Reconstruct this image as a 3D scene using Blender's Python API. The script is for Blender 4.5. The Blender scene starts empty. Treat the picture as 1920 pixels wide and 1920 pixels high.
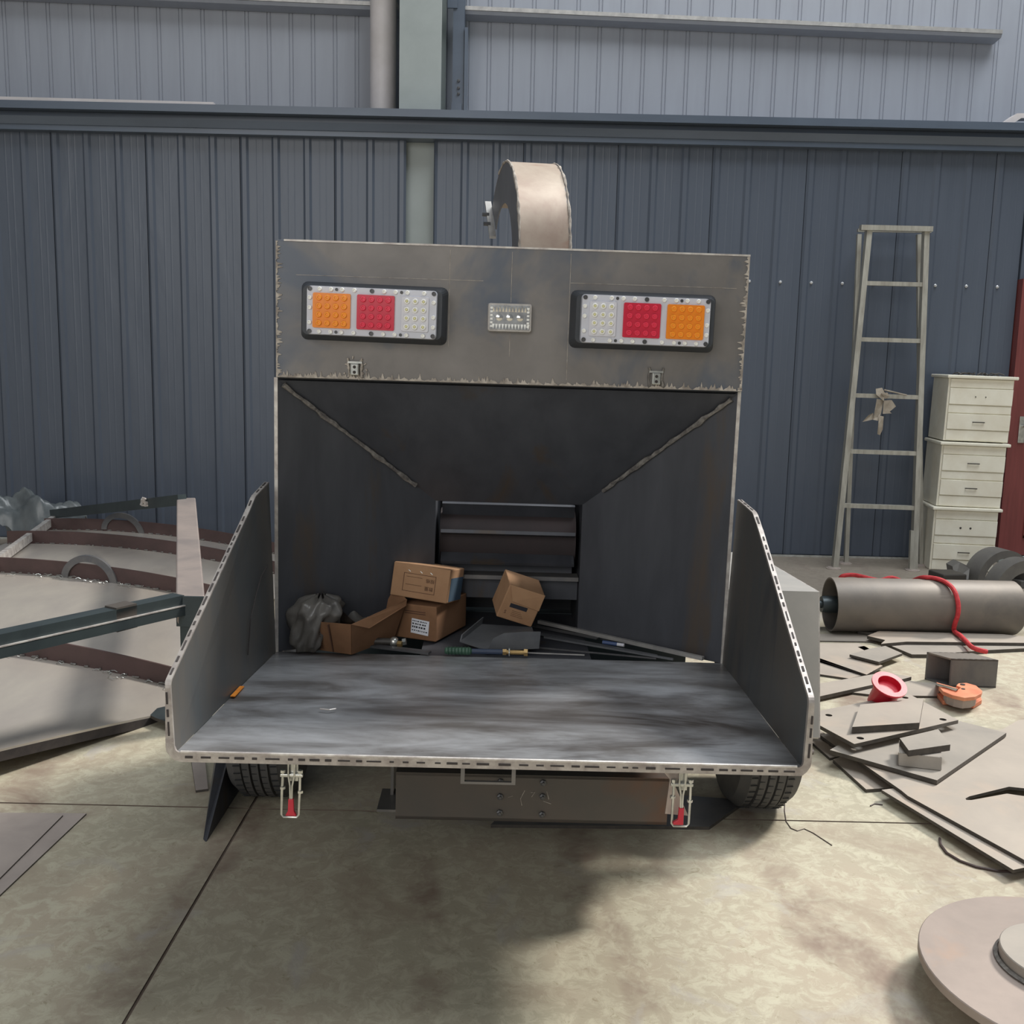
import bpy, bmesh, math, random
from mathutils import Vector, Matrix
random.seed(7)
scene = bpy.context.scene
COL = scene.collection

def S(r, g, b):
    f = lambda c: c/12.92 if c <= .04045 else ((c+.055)/1.055)**2.4
    return (f(r/255), f(g/255), f(b/255), 1)

# ------------------------------------------------------------------ camera
FPX = 1923.0; PITCH = math.radians(8.6); ROLL = .0225; CAMH = 1.4
_r0 = Vector((1, 0, 0)); _u0 = Vector((0, math.sin(PITCH), math.cos(PITCH))); CF = Vector((0, math.cos(PITCH), -math.sin(PITCH)))
CR = _r0*math.cos(ROLL)+_u0*math.sin(ROLL); CU = _u0*math.cos(ROLL)-_r0*math.sin(ROLL); CC = Vector((0, 0, CAMH))
cam = bpy.data.cameras.new('camera'); co = bpy.data.objects.new('camera', cam); COL.objects.link(co)
cam.sensor_width = 36; cam.lens = 36*FPX/1920; cam.clip_start = .05
co.matrix_world = Matrix(((CR.x, CU.x, -CF.x, CC.x), (CR.y, CU.y, -CF.y, CC.y), (CR.z, CU.z, -CF.z, CC.z), (0, 0, 0, 1)))
scene.camera = co

# ------------------------------------------------------------------ world and light
w = bpy.data.worlds.new('World'); scene.world = w; w.use_nodes = True
bg = w.node_tree.nodes['Background']; bg.inputs[0].default_value = (.86, .93, 1, 1); bg.inputs[1].default_value = .19
def sun(name, d, energy, angle, col):
    l = bpy.data.lights.new(name, 'SUN'); l.energy = energy; l.angle = math.radians(angle); l.color = col
    o = bpy.data.objects.new(name, l); COL.objects.link(o); o.rotation_euler = Vector(d).to_track_quat('-Z', 'Y').to_euler(); return o
def area(name, loc, target, sx, sy, energy, col):
    l = bpy.data.lights.new(name, 'AREA'); l.shape = 'RECTANGLE'; l.size = sx; l.size_y = sy; l.energy = energy; l.color = col
    o = bpy.data.objects.new(name, l); COL.objects.link(o); o.location = loc
    o.rotation_euler = (Vector(target)-Vector(loc)).to_track_quat('-Z', 'Y').to_euler(); return o
sun('daylight', (-.62, -.38, -.70), 3.3, 9, (1, .95, .88))
area('roof_skylight', (3.5, 3.8, 9.5), (2.2, 4.8, 0), 8, 3, 700, (.93, .97, 1))
area('open_gate', (-3.5, -6.5, 4.4), (0, 4.5, .6), 7, 4.5, 330, (1, .98, .95))
vs = scene.view_settings; vs.view_transform = 'Standard'; vs.look = 'None'; vs.gamma = 1; vs.exposure = 0; vs.use_curve_mapping = False

# ------------------------------------------------------------------ pixel helpers
def ray(px, py): return CR*(px-960)+CU*(960-py)+CF*FPX
def P(px, py, x=None, y=None, z=None):
    d = ray(px, py)
    t = (z-CAMH)/d.z if z is not None else (y/d.y if y is not None else x/d.x)
    return CC+d*t
MO = Vector((0, 2.67, 0)); MYAW = math.radians(1.0); MTH = .009
RM = Matrix.Rotation(MYAW, 3, 'Z') @ Matrix.Rotation(MTH, 3, 'Y'); RMT = RM.transposed()
def toL(v): return RMT @ (Vector(v)-MO)
def Q(px, py, x=None, y=None, z=None):
    o = toL(CC); d = RMT @ ray(px, py)
    t = (z-o.z)/d.z if z is not None else ((y-o.y)/d.y if y is not None else (x-o.x)/d.x)
    return o+d*t

# ------------------------------------------------------------------ materials
def nodes(name):
    m = bpy.data.materials.new(name); m.use_nodes = True; nt = m.node_tree
    return m, nt, nt.nodes['Principled BSDF']
def N(nt, t, **k):
    n = nt.nodes.new(t)
    for a, v in k.items(): setattr(n, a, v)
    return n
def noise(nt, scale, detail=5, rough=.6, dist=0, vec=None):
    n = N(nt, 'ShaderNodeTexNoise'); n.inputs['Scale'].default_value = scale; n.inputs['Detail'].default_value = detail
    n.inputs['Roughness'].default_value = rough; n.inputs['Distortion'].default_value = dist
    if vec: nt.links.new(vec, n.inputs['Vector'])
    return n.outputs['Fac']
def ramp(nt, fac, a, b, ca=(0, 0, 0, 1), cb=(1, 1, 1, 1)):
    r = N(nt, 'ShaderNodeValToRGB'); r.color_ramp.elements[0].position = a; r.color_ramp.elements[1].position = b
    r.color_ramp.elements[0].color = ca; r.color_ramp.elements[1].color = cb
    nt.links.new(fac, r.inputs[0]); return r.outputs[0]
def mix(nt, fac, a, b):
    m = N(nt, 'ShaderNodeMix', data_type='RGBA')
    for s, v in ((m.inputs['Factor'], fac), (m.inputs['A'], a), (m.inputs['B'], b)):
        if isinstance(v, (tuple, list, float, int)): s.default_value = v
        else: nt.links.new(v, s)
    return m.outputs['Result']
def coords(nt, sc=(1, 1, 1)):
    t = N(nt, 'ShaderNodeTexCoord'); mp = N(nt, 'ShaderNodeMapping'); mp.inputs['Scale'].default_value = sc
    nt.links.new(t.outputs['Object'], mp.inputs['Vector']); return mp.outputs['Vector']
def bump(nt, b, fac, strength, dist=.01):
    n = N(nt, 'ShaderNodeBump'); n.inputs['Strength'].default_value = strength; n.inputs['Distance'].default_value = dist
    nt.links.new(fac, n.inputs['Height']); nt.links.new(n.outputs[0], b.inputs['Normal'])
def mat(name, c1, c2=None, scale=6, rough=.5, metal=0, lo=.35, hi=.65, c3=None, s3=2, lo3=.55, hi3=.7, stretch=(1, 1, 1), bmp=0, bscale=60, rvar=0, spec=None, dist=.3):
    m, nt, b = nodes(name); v = coords(nt, stretch); col = c1
    if c2:
        f = noise(nt, scale, 6, .62, dist, v); col = mix(nt, ramp(nt, f, lo, hi), c1, c2)
        if rvar:
            r = N(nt, 'ShaderNodeMapRange'); r.inputs[3].default_value = rough-rvar; r.inputs[4].default_value = rough+rvar
            nt.links.new(f, r.inputs[0]); nt.links.new(r.outputs[0], b.inputs['Roughness'])
    if c3: col = mix(nt, ramp(nt, noise(nt, s3, 5, .6, .6, v), lo3, hi3), col, c3)
    if isinstance(col, tuple): b.inputs['Base Color'].default_value = col
    else: nt.links.new(col, b.inputs['Base Color'])
    if not (rvar and c2): b.inputs['Roughness'].default_value = rough
    b.inputs['Metallic'].default_value = metal
    if spec is not None: b.inputs['Specular IOR Level'].default_value = spec
    if bmp: bump(nt, b, noise(nt, bscale, 4, .6, 0, v), bmp, .004)
    return m
def glassy(name, c, rough=.15, trans=0, emit=0):
    m, nt, b = nodes(name); b.inputs['Base Color'].default_value = c; b.inputs['Roughness'].default_value = rough
    b.inputs['Transmission Weight'].default_value = trans; b.inputs['Coat Weight'].default_value = .4
    return m

def floor_mat():
    m, nt, b = nodes('worn_green_floor'); v = coords(nt)
    c = mix(nt, ramp(nt, noise(nt, 1.1, 5, .6, .5, v), .4, .62), S(178, 166, 146), S(172, 166, 145))
    # flaked coating
    n1 = noise(nt, 20, 9, .74, .7, v)
    c = mix(nt, ramp(nt, n1, .46, .58), c, S(192, 186, 164))
    n2 = noise(nt, 34, 8, .78, 1.0, v)
    c = mix(nt, ramp(nt, n2, .58, .66), c, S(156, 146, 122))
    # brown traffic tracks
    t = ramp(nt, noise(nt, 1.9, 7, .66, 1.4, v), .52, .74); c = mix(nt, t, c, S(158, 143, 125))
    wv = N(nt, 'ShaderNodeTexWave'); wv.inputs['Scale'].default_value = .32; wv.inputs['Distortion'].default_value = 9; wv.inputs['Detail'].default_value = 3; wv.inputs['Detail Scale'].default_value = .8
    wv.inputs['Scale'].default_value = .55; nt.links.new(v, wv.inputs[0]); mu = N(nt, 'ShaderNodeMath', operation='MULTIPLY'); nt.links.new(ramp(nt, wv.outputs['Fac'], .86, .98), mu.inputs[0]); nt.links.new(ramp(nt, noise(nt, 2.4, 5, .7, .5, v), .42, .62), mu.inputs[1]); c = mix(nt, mu.outputs[0], c, S(140, 122, 108))
    c = mix(nt, ramp(nt, noise(nt, 3.3, 5, .6, .8, v), .6, .72), c, S(178, 172, 164))
    sp = N(nt, 'ShaderNodeSeparateXYZ'); nt.links.new(v, sp.inputs[0])          # grey-brown tint growing towards the back wall
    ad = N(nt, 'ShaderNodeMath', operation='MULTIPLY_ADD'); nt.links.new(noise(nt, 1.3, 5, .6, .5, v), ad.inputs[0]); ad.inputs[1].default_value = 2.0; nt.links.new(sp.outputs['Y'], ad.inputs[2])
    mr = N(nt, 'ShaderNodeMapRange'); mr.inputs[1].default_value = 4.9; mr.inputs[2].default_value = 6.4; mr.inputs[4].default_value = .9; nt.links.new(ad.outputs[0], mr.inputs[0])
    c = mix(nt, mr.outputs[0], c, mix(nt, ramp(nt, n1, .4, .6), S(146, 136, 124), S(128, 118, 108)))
    nt.links.new(c, b.inputs['Base Color']); b.inputs['Roughness'].default_value = .62
    bump(nt, b, n1, .22, .006); return m
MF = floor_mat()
M_joint = mat('joint_filler', S(104, 90, 80), S(124, 110, 98), 9, .9)
def clad_mat(name, c1, c2, rough):
    m, nt, b = nodes(name); v = coords(nt, (1, 1, .12))
    f = noise(nt, 9, 5, .6, .2, v); nt.links.new(mix(nt, ramp(nt, f, .3, .7), c1, c2), b.inputs['Base Color'])
    b.inputs['Roughness'].default_value = rough; b.inputs['Specular IOR Level'].default_value = .55
    bump(nt, b, noise(nt, 5, 3, .5, .4, coords(nt, (1, 1, .35))), .25, .02); return m
M_clad = clad_mat('dark_blue_grey_cladding', S(80, 88, 101), S(85, 93, 106), .38)
M_cladU = clad_mat('pale_grey_cladding', S(158, 163, 173), S(151, 155, 165), .45)
M_trim = mat('blue_grey_trim', S(92, 103, 118), S(82, 92, 106), 3, .34, stretch=(.3, 1, 1))
M_column = mat('pale_green_grey_paint', S(160, 168, 167), S(150, 158, 157), 3, .5)
M_pvc = mat('white_pvc', S(214, 208, 208), S(200, 194, 192), 4, .4)
M_galv = mat('galvanised', S(196, 194, 190), S(168, 166, 164), 14, .42, .5)
M_screw = mat('screw_metal', S(210, 212, 214), None, rough=.35, metal=.4)
M_wht = mat('white_caulk', S(190, 190, 184), S(150, 148, 142), 20, .7)
# raw hot-rolled steel family
M_steel = mat('hot_rolled_steel', S(96, 96, 98), S(118, 115, 112), 7, .42, .35, c3=S(82, 86, 94), s3=3, rvar=.08, stretch=(1, 1, .8))
M_hood = mat('hood_steel', S(128, 124, 121), S(112, 109, 107), 5, .45, .25, c3=S(92, 98, 108), s3=2.2, lo3=.52, hi3=.62, rvar=.08)
M_inner = mat('dark_oiled_steel', S(78, 80, 86), S(66, 68, 74), 4, .5, .3, c3=S(80, 72, 66), s3=2.6, lo3=.58, hi3=.68, stretch=(2.5, 2.5, .5))
M_sidew = mat('tray_wall_steel', S(90, 94, 96), S(104, 100, 95), 4, .46, .3, c3=S(66, 71, 79), s3=2.5, stretch=(2, 2, .5), rvar=.06)
M_tray = mat('scuffed_tray_steel', S(176, 178, 182), S(112, 110, 109), 7, .34, .35, lo=.34, hi=.66, c3=S(76, 71, 68), s3=2.4, lo3=.5, hi3=.68, stretch=(.55, 1.7, 1), rvar=.1, bmp=.12, bscale=18)
M_edge = mat('ground_bright_edge', S(212, 208, 202), S(168, 160, 156), 26, .45, .3)
M_slot = mat('slot_shadow_steel', S(66, 60, 58), S(52, 48, 48), 20, .8)
M_putty = mat('weld_residue', S(190, 182, 172), S(140, 132, 124), 40, .8, lo=.4, hi=.62)
M_weld = mat('weld_bead', S(96, 92, 90), S(150, 146, 140), 70, .5, .4)
M_beam = mat('rusty_beam_steel', S(84, 80, 76), S(92, 84, 78), 5, .6, .2, c3=S(116, 76, 52), s3=2.0, lo3=.56, hi3=.72)
M_galv2 = mat('zinc_plated', S(206, 206, 200), S(170, 172, 168), 30, .28, .75)
M_red = mat('red_rubber', S(190, 38, 58), None, rough=.4)
M_tyre = mat('tyre_rubber', S(74, 74, 74), S(86, 84, 82), 12, .75)
M_tyred = mat('tyre_groove', S(36, 38, 40), None, rough=.9)
M_black = mat('black_plastic', S(50, 54, 60), S(58, 62, 68), 20, .5)
M_clear = glassy('clear_lens', S(206, 208, 218), .18)
M_white = mat('lamp_white', S(212, 212, 220), None, rough=.3)
M_bezel = mat('lamp_bezel', S(190, 186, 182), S(170, 166, 162), 60, .3)
M_led = mat('white_led', S(244, 244, 240), None, rough=.15)
M_ledy = mat('yellow_chip', S(226, 222, 160), None, rough=.3)
M_amber = glassy('amber_lens', S(240, 140, 30), .2); M_amber2 = glassy('amber_led', S(252, 160, 48), .15)
M_redl = glassy('red_lens', S(204, 40, 66), .2); M_redl2 = glassy('red_led', S(232, 62, 88), .15)
M_chrome = mat('chrome_reflector', S(225, 225, 222), S(190, 188, 186), 60, .15, .85)
M_chute = mat('rusty_pale_steel', S(196, 182, 166), S(170, 150, 136), 5, .5, .3, c3=S(168, 132, 116), s3=4, lo3=.55, hi3=.7)
M_chuted = mat('chute_side_steel', S(120, 120, 124), S(108, 108, 110), 5, .45, .35)
M_board = mat('cardboard', S(176, 138, 104), S(160, 122, 90), 6, .85)
M_board2 = mat('brown_cardboard', S(146, 108, 78), S(124, 90, 64), 6, .88)
M_ink = mat('brown_ink', S(92, 64, 50), None, rough=.9); M_blue = mat('blue_print', S(58, 84, 108), S(70, 92, 110), 12, .8)
M_paper = mat('white_label', S(226, 228, 234), None, rough=.7); M_inkb = mat('black_ink', S(44, 44, 52), None, rough=.8)
M_bag = mat('cloudy_plastic', S(132, 128, 122), S(98, 95, 92), 9, .35); M_bag.node_tree.nodes['Principled BSDF'].inputs['Transmission Weight'].default_value = .25
M_scoop = mat('grey_scoop', S(110, 112, 114), S(92, 94, 98), 8, .5, .3)
M_darkmetal = mat('dark_metal', S(92, 92, 94), S(76, 76, 78), 9, .4, .4)
M_brass = mat('brass', S(190, 160, 108), S(160, 132, 88), 20, .35, .7)
M_green = mat('green_spring', S(64, 96, 78), S(50, 78, 64), 20, .5)
M_navy = mat('navy_plastic', S(48, 60, 82), None, rough=.5)
M_orange = mat('orange_crayon', S(226, 140, 40), S(190, 110, 40), 80, .8)
# shop pieces
M_plate = mat('dusty_cut_plate', S(180, 170, 158), S(166, 157, 147), 3, .55, .2, c3=S(190, 172, 154), s3=1.7, lo3=.5, hi3=.66, bmp=.05, bscale=20)
M_plateg = mat('grey_cut_plate', S(172, 164, 154), S(156, 150, 142), 4, .5, .25, c3=S(186, 176, 166), s3=2)
M_plateb = mat('brown_plate', S(176, 164, 156), S(160, 149, 142), 5, .6, .05)
M_shell = mat('bright_rolled_sheet', S(200, 193, 182), S(182, 175, 168), 3, .34, .45, rvar=.05, stretch=(1.6, .6, 1))
M_rib = mat('red_brown_flat_bar', S(92, 72, 70), S(78, 62, 60), 5, .55, .25)
M_frame = mat('dark_channel_steel', S(74, 84, 86), S(62, 70, 74), 5, .4, .4)
M_tube = mat('pale_box_tube', S(186, 172, 164), S(160, 150, 146), 4, .4, .4)
M_film = mat('grey_plastic_film', S(140, 146, 148), S(108, 116, 120), 7, .3); M_film.node_tree.nodes['Principled BSDF'].inputs['Transmission Weight'].default_value = .4
M_cream = mat('dirty_cream_paint', S(240, 237, 222), S(226, 220, 202), 5, .55, c3=S(208, 199, 180), s3=2.5, lo3=.6, hi3=.75)
M_creamd = mat('greyed_cream_side', S(178, 178, 164), S(164, 162, 150), 4, .6)
M_handle = mat('dark_handle', S(62, 58, 54), None, rough=.5)
M_door = mat('red_brown_door', S(128, 66, 64), S(114, 58, 56), 6, .5, stretch=(6, 6, .5))
M_alu = mat('dull_aluminium', S(188, 186, 176), S(160, 156, 146), 8, .5, .4, stretch=(4, 4, .6))
M_rag = mat('dirty_rag', S(176, 166, 152), S(146, 136, 122), 14, .9)
M_drum = mat('grey_brown_drum', S(128, 120, 111), S(112, 106, 100), 5, .55, .15, c3=S(100, 95, 92), s3=3)
M_drumd = mat('drum_dark_inside', S(64, 62, 64), S(84, 80, 78), 6, .7)
M_rope = mat('red_rope', S(206, 62, 66), S(180, 44, 50), 60, .7, bmp=.5, bscale=120)
M_redp = mat('red_paint', S(206, 30, 52), S(188, 30, 50), 9, .35, c3=S(226, 120, 128), s3=5, lo3=.62, hi3=.75)
M_redflange = mat('worn_red_flange', S(222, 116, 120), S(206, 84, 94), 14, .45)
M_orangep = mat('orange_primer', S(228, 150, 112), S(206, 120, 88), 9, .6)
M_cast = mat('grey_cast_iron', S(112, 109, 103), S(98, 95, 92), 8, .65)
M_cut = mat('shaded_cut_edge', S(88, 82, 76), S(72, 68, 64), 30, .6, .2)  # cut plate sides, the shade on them put into the colour
M_disk = mat('pinkish_rust_plate', S(166, 152, 143), S(150, 138, 130), 4, .6, .2, c3=S(172, 146, 128), s3=3.4, lo3=.56, hi3=.7, bmp=.06, bscale=40)
M_wire = mat('thin_dark_wire', S(70, 56, 54), None, rough=.6)

# ------------------------------------------------------------------ mesh builder
class MB:
    def __init__(s): s.v = []; s.f = []
    def add(s, vs_, fs):
        n = len(s.v); s.v += [Vector(p) for p in vs_]; s.f += [tuple(i+n for i in f) for f in fs]; return s
    def box(s, c, sz, R=None):
        c = Vector(c); h = [x/2 for x in sz]
        p = [Vector((x*h[0], y*h[1], z*h[2])) for x in (-1, 1) for y in (-1, 1) for z in (-1, 1)]
        if R is not None: p = [R @ q for q in p]
        return s.add([c+q for q in p], [(0, 1, 3, 2), (4, 6, 7, 5), (0, 4, 5, 1), (2, 3, 7, 6), (0, 2, 6, 4), (1, 5, 7, 3)])
    def span(s, a, b): return s.box([(x+y)/2 for x, y in zip(a, b)], [abs(y-x) for x, y in zip(a, b)])
    def prism(s, poly, vec):
        n = len(poly); v = Vector(vec); a = [Vector(p) for p in poly]
        return s.add(a+[p+v for p in a], [tuple(range(n)), tuple(range(2*n-1, n-1, -1))]+[(i, (i+1) % n, n+(i+1) % n, n+i) for i in range(n)])
    def bar(s, a, b, wd, ht, up=(0, 0, 1)):
        a, b = Vector(a), Vector(b); d = (b-a).normalized(); sx = d.cross(Vector(up)).normalized(); uz = sx.cross(d)
        return s.prism([a+sx*x*wd/2+uz*z*ht/2 for x, z in ((-1, -1), (1, -1), (1, 1), (-1, 1))], b-a)
    def tube(s, path, r, n=10, cap=True, rs=None):
        path = [Vector(p) for p in path]; m = len(path); rings = []; up = None
        for i, p in enumerate(path):
            t = (path[min(i+1, m-1)]-path[max(i-1, 0)]).normalized()
            if up is None: up = Vector((0, 0, 1)) if abs(t.z) < .9 else Vector((1, 0, 0))
            a = (up-t*up.dot(t)).normalized(); up = a; b = t.cross(a); rr = rs[i] if rs else r
            rings.append([p+(a*math.cos(k*2*math.pi/n)+b*math.sin(k*2*math.pi/n))*rr for k in range(n)])
        f = [(i*n+k, i*n+(k+1) % n, (i+1)*n+(k+1) % n, (i+1)*n+k) for i in range(m-1) for k in range(n)]
        if cap: f += [tuple(range(n-1, -1, -1)), tuple((m-1)*n+k for k in range(n))]
        return s.add([q for r_ in rings for q in r_], f)
    def lathe(s, prof, c, axis, n=32, closed=False, cap=True):
        c = Vector(c); ax = Vector(axis).normalized(); a = ax.orthogonal().normalized(); b = ax.cross(a); m = len(prof)
        vv = [c+ax*h+(a*math.cos(k*2*math.pi/n)+b*math.sin(k*2*math.pi/n))*r for r, h in prof for k in range(n)]
        f = [(i*n+k, i*n+(k+1) % n, ((i+1) % m)*n+(k+1) % n, ((i+1) % m)*n+k) for i in range(m if closed else m-1) for k in range(n)]
        if not closed and cap:
            if prof[0][0] > 1e-5: f.append(tuple(range(n-1, -1, -1)))
            if prof[-1][0] > 1e-5: f.append(tuple((m-1)*n+k for k in range(n)))
        return s.add(vv, f)
    def grid(s, fn, nu, nv, th=None):
        g = [[Vector(fn(i/nu, j/nv)) for j in range(nv+1)] for i in range(nu+1)]
        idx = lambda i, j: i*(nv+1)+j
        f = [(idx(i, j), idx(i+1, j), idx(i+1, j+1), idx(i, j+1)) for i in range(nu) for j in range(nv)]
        vv = [p for r_ in g for p in r_]
        if th is None: return s.add(vv, f)
        o = len(vv); t = Vector(th); vv2 = [p+t for p in vv]; f2 = [tuple(o+i for i in reversed(q)) for q in f]
        bd = [idx(i, 0) for i in range(nu+1)]+[idx(nu, j) for j in range(1, nv+1)]+[idx(i, nv) for i in range(nu-1, -1, -1)]+[idx(0, j) for j in range(nv-1, 0, -1)]
        f3 = [(bd[k], bd[(k+1) % len(bd)], o+bd[(k+1) % len(bd)], o+bd[k]) for k in range(len(bd))]
        return s.add(vv+vv2, f+f2+f3)
    def build(s, name, m, parent=None, bev=0, smooth=False, off=None, seg=2):
        vs_ = s.v
        loc = Vector((0, 0, 0))
        if parent is None:
            lo = Vector([min(p[i] for p in vs_) for i in range(3)]); hi = Vector([max(p[i] for p in vs_) for i in range(3)])
            loc = Vector(((lo.x+hi.x)/2, (lo.y+hi.y)/2, lo.z))
        elif off is not None: loc = Vector(off)
        me = bpy.data.meshes.new(name); bm = bmesh.new(); bv = [bm.verts.new(p-loc) for p in vs_]
        for f in s.f:
            try: bm.faces.new([bv[i] for i in f])
            except ValueError: pass
        bmesh.ops.remove_doubles(bm, verts=bm.verts, dist=1e-6)
        bmesh.ops.recalc_face_normals(bm, faces=bm.faces)
        if bev: bmesh.ops.bevel(bm, geom=[e for e in bm.edges if e.calc_face_angle(0) > .5], offset=bev, segments=seg, affect='EDGES', profile=.5)
        bm.to_mesh(me); bm.free()
        if smooth:
            for p in me.polygons: p.use_smooth = True
            if smooth != 'all':
                me.set_sharp_from_angle(angle=math.radians(40))
        me.materials.append(m); o = bpy.data.objects.new(name, me); COL.objects.link(o)
        if parent is None: o.location = loc
        else: o.parent = parent
        return o

def tag(o, label=None, cat=None, group=None, kind=None):
    if label: o['label'] = label
    if cat: o['category'] = cat
    if group: o['group'] = group
    if kind: o['kind'] = kind
    return o
def thing(name, label, cat, loc, group=None, rot=None):
    o = bpy.data.objects.new(name, None); COL.objects.link(o); o.location = loc; o.empty_display_size = .05
    if rot is not None: o.rotation_euler = rot
    return tag(o, label, cat, group)
def inst(src, name, parent, loc, rot=None, scale=None, m=None):
    o = bpy.data.objects.new(name, src); COL.objects.link(o); o.parent = parent; o.location = loc
    if rot is not None: o.rotation_euler = rot
    if scale is not None: o.scale = scale
    return o
def mesh_only(mb, name, m, bev=0, smooth=False):
    o = mb.build(name, m, parent=co, bev=bev, smooth=smooth); me = o.data; bpy.data.objects.remove(o); return me
def struct(o): o['kind'] = 'structure'; return o

# ================================================================== SETTING
# floor: sub-base with slabs split by saw-cut joints at y=3.0 and x=-0.79
fl = struct(MB().span((-9, -7, -.16), (9, 9, -.0035)).build('floor', M_joint))
xs = [-9, -5.4, -.79, 3.82, 9]; ys = [-7, -1.6, 3.0, 7.6, 9]
g = .004
for i in range(4):
    for j in range(4):
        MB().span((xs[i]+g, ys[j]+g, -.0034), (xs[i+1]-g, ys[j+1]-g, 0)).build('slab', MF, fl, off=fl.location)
        sl_ = COL.objects[-1].data; sl_.materials.append(M_joint)
        for p_ in sl_.polygons:
            if abs(p_.normal.z) < .5: p_.material_index = 1

# back wall, lower dark cladding with trapezoid ribs
WY = 7.42; PIT = .2192; X0 = P(40, 232, y=7.4).x
wl = struct(MB().span((-6.5, WY+.03, 0), (6.5, WY+.05, 2.95)).build('wall_back', M_clad))
gapL, gapR = -.805, -.598
wl_b = wl
# open the backing at the column gap: rebuild it as two leaves
bpy.data.objects.remove(wl); 
wl = struct(MB().span((-6.5, WY+.03, 0), (gapL-.02, WY+.05, 2.95)).span((gapR+.02, WY+.03, 0), (6.5, WY+.05, 2.95)).build('wall_back', M_clad))
def rib_sheet(x0, k, z0, z1):
    pts = []
    for i in range(k):
        x = x0+i*PIT
        pts += [(x-.03, 0), (x-.014, -.012), (x+.014, -.012), (x+.03, 0), (x+.080, 0), (x+.087, -.0006), (x+.094, 0), (x+.125, 0), (x+.132, -.0006), (x+.139, 0)]
    pts.append((x0+k*PIT-.034, 0))
    return pts
def sheet(pts, z0, z1, name, m, parent, y):
    mb = MB(); n = len(pts)
    mb.add([(x, y+d, z0) for x, d in pts]+[(x, y+d, z1) for x, d in pts], [(i, i+1, n+i+1, n+i) for i in range(n-1)])
    return mb.build(name, m, parent, off=parent.location)
scr = mesh_only(MB().lathe([(.011, 0), (.011, .004), (.007, .007), (.007, .013), (0, .014)], (0, 0, 0), (0, -1, 0), 8), 'screw', M_screw)
kgap = round((P(752, 251, y=7.4).x-X0)/PIT)      # rib left of the column gap
panels = []
k = -14
while k < 44:
    n = 3
    if k <= kgap < k+n: n = kgap-k+1
    x0 = X0+k*PIT
    if k+n-1 == kgap:
        pts = rib_sheet(x0, n, 0, 0)[:-1]; pts = pts[:-6]; pts.append((gapL, 0))
    elif k == kgap+1:
        pts = [(gapR, 0)]+rib_sheet(x0, n, 0, 0); pts = [p for p in pts if p[0] >= gapR-1e-6]
    else: pts = rib_sheet(x0, n, 0, 0)
    if pts[-1][0] > 3.5: pts = [p for p in pts if p[0] < 3.54]
    if len(pts) > 1:
        o = sheet(pts, .012, 2.9, 'cladding_panel', M_clad, wl, WY); panels.append(o)
        for i in range(n):
            xx = x0+i*PIT+.03
            if xx > 3.5: continue
            if xx > .3: inst(scr, 'screw', wl, Vector((xx+.02, WY-.001, 1.965))-wl.location)
        inst(scr, 'screw', wl, Vector((x0, WY-.05, 2.905))-wl.location)
    k += n
# wall beyond the door
MB().span((4.5, WY-.02, 0), (6.5, WY, 2.9)).build('cladding_panel', M_clad, wl, off=wl.location)
MB().span((3.54, WY-.02, 2.02), (4.5, WY, 2.9)).build('cladding_panel', M_clad, wl, off=wl.location)
# white caulk line at the foot
struct(MB().span((-6.5, WY-.045, 0), (3.53, WY-.03, .012)).build('baseboard_back', M_wht))
# top trim: folded capping
tp = [(7.25, 2.99), (7.25, 3.042), (8.0, 3.06), (8.0, 3.03), (7.33, 3.0), (7.33, 2.957), (7.275, 2.945), (7.275, 2.905), (7.29, 2.90), (7.29, 2.868), (7.3, 2.868), (7.45, 2.885), (7.45, 2.99), (7.3, 2.985)]
tp = [(7.26, 2.992), (7.26, 3.042), (7.98, 3.052), (7.98, 2.87), (7.335, 2.868), (7.335, 2.90), (7.325, 2.903), (7.30, 2.952), (7.36, 2.958), (7.36, 2.992)]
struct(MB().prism([(-6.5, y, z) for y, z in tp], (13, 0, 0)).build('trim_1', M_trim))
# upper pale cladding
wu = struct(MB().span((-7, 8.06, 2.6), (7, 8.1, 4.5)).build('wall_upper', M_cladU))
pu = .1625*1.0
k = -40
while k < 42:
    pts = []
    for i in range(5):
        x = .08+(k+i)*pu
        pts += [(x-.018, 0), (x-.015, .006), (x-.012, .006), (x-.009, 0), (x+.007, 0), (x+.010, .006), (x+.013, .006), (x+.016, 0)]
    pts.append((.08+(k+5)*pu-.018, 0))
    sheet(pts, 2.7, 4.45, 'cladding_panel', M_cladU, wu, 8.0)
    k += 5
# column seen above the trim and through the gap in the cladding
cl = thing('steel_column', 'pale green-grey steel column rising behind the trim, beside the white downpipe', 'column', (-.705, 7.7, 0))
def loc_(mb, name, m, par, **k): return mb.build(name, m, par, off=par.location, **k)
loc_(MB().span((-.851, 7.49, 0), (-.56, 7.505, 6)), 'front_flange', M_column, cl)
loc_(MB().span((-.71, 7.505, 0), (-.70, 7.95, 6)), 'web', M_column, cl)
loc_(MB().span((-.851, 7.95, 0), (-.56, 7.965, 6)), 'back_flange', M_column, cl)
# white downpipe
dp = thing('downpipe', 'round white plastic downpipe left of the pale column', 'pipe', (-1.0, 7.78, 3.05))
loc_(MB().lathe([(.094, 0), (.094, 3), (.1, 3)], (-1.0, 7.78, 3.05), (0, 0, 1), 32), 'pipe', M_pvc, dp, smooth=True)
loc_(MB().box((-1.0, 7.93, 4.2), (.24, .12, .03)), 'pipe_clip', M_galv, dp)
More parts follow.
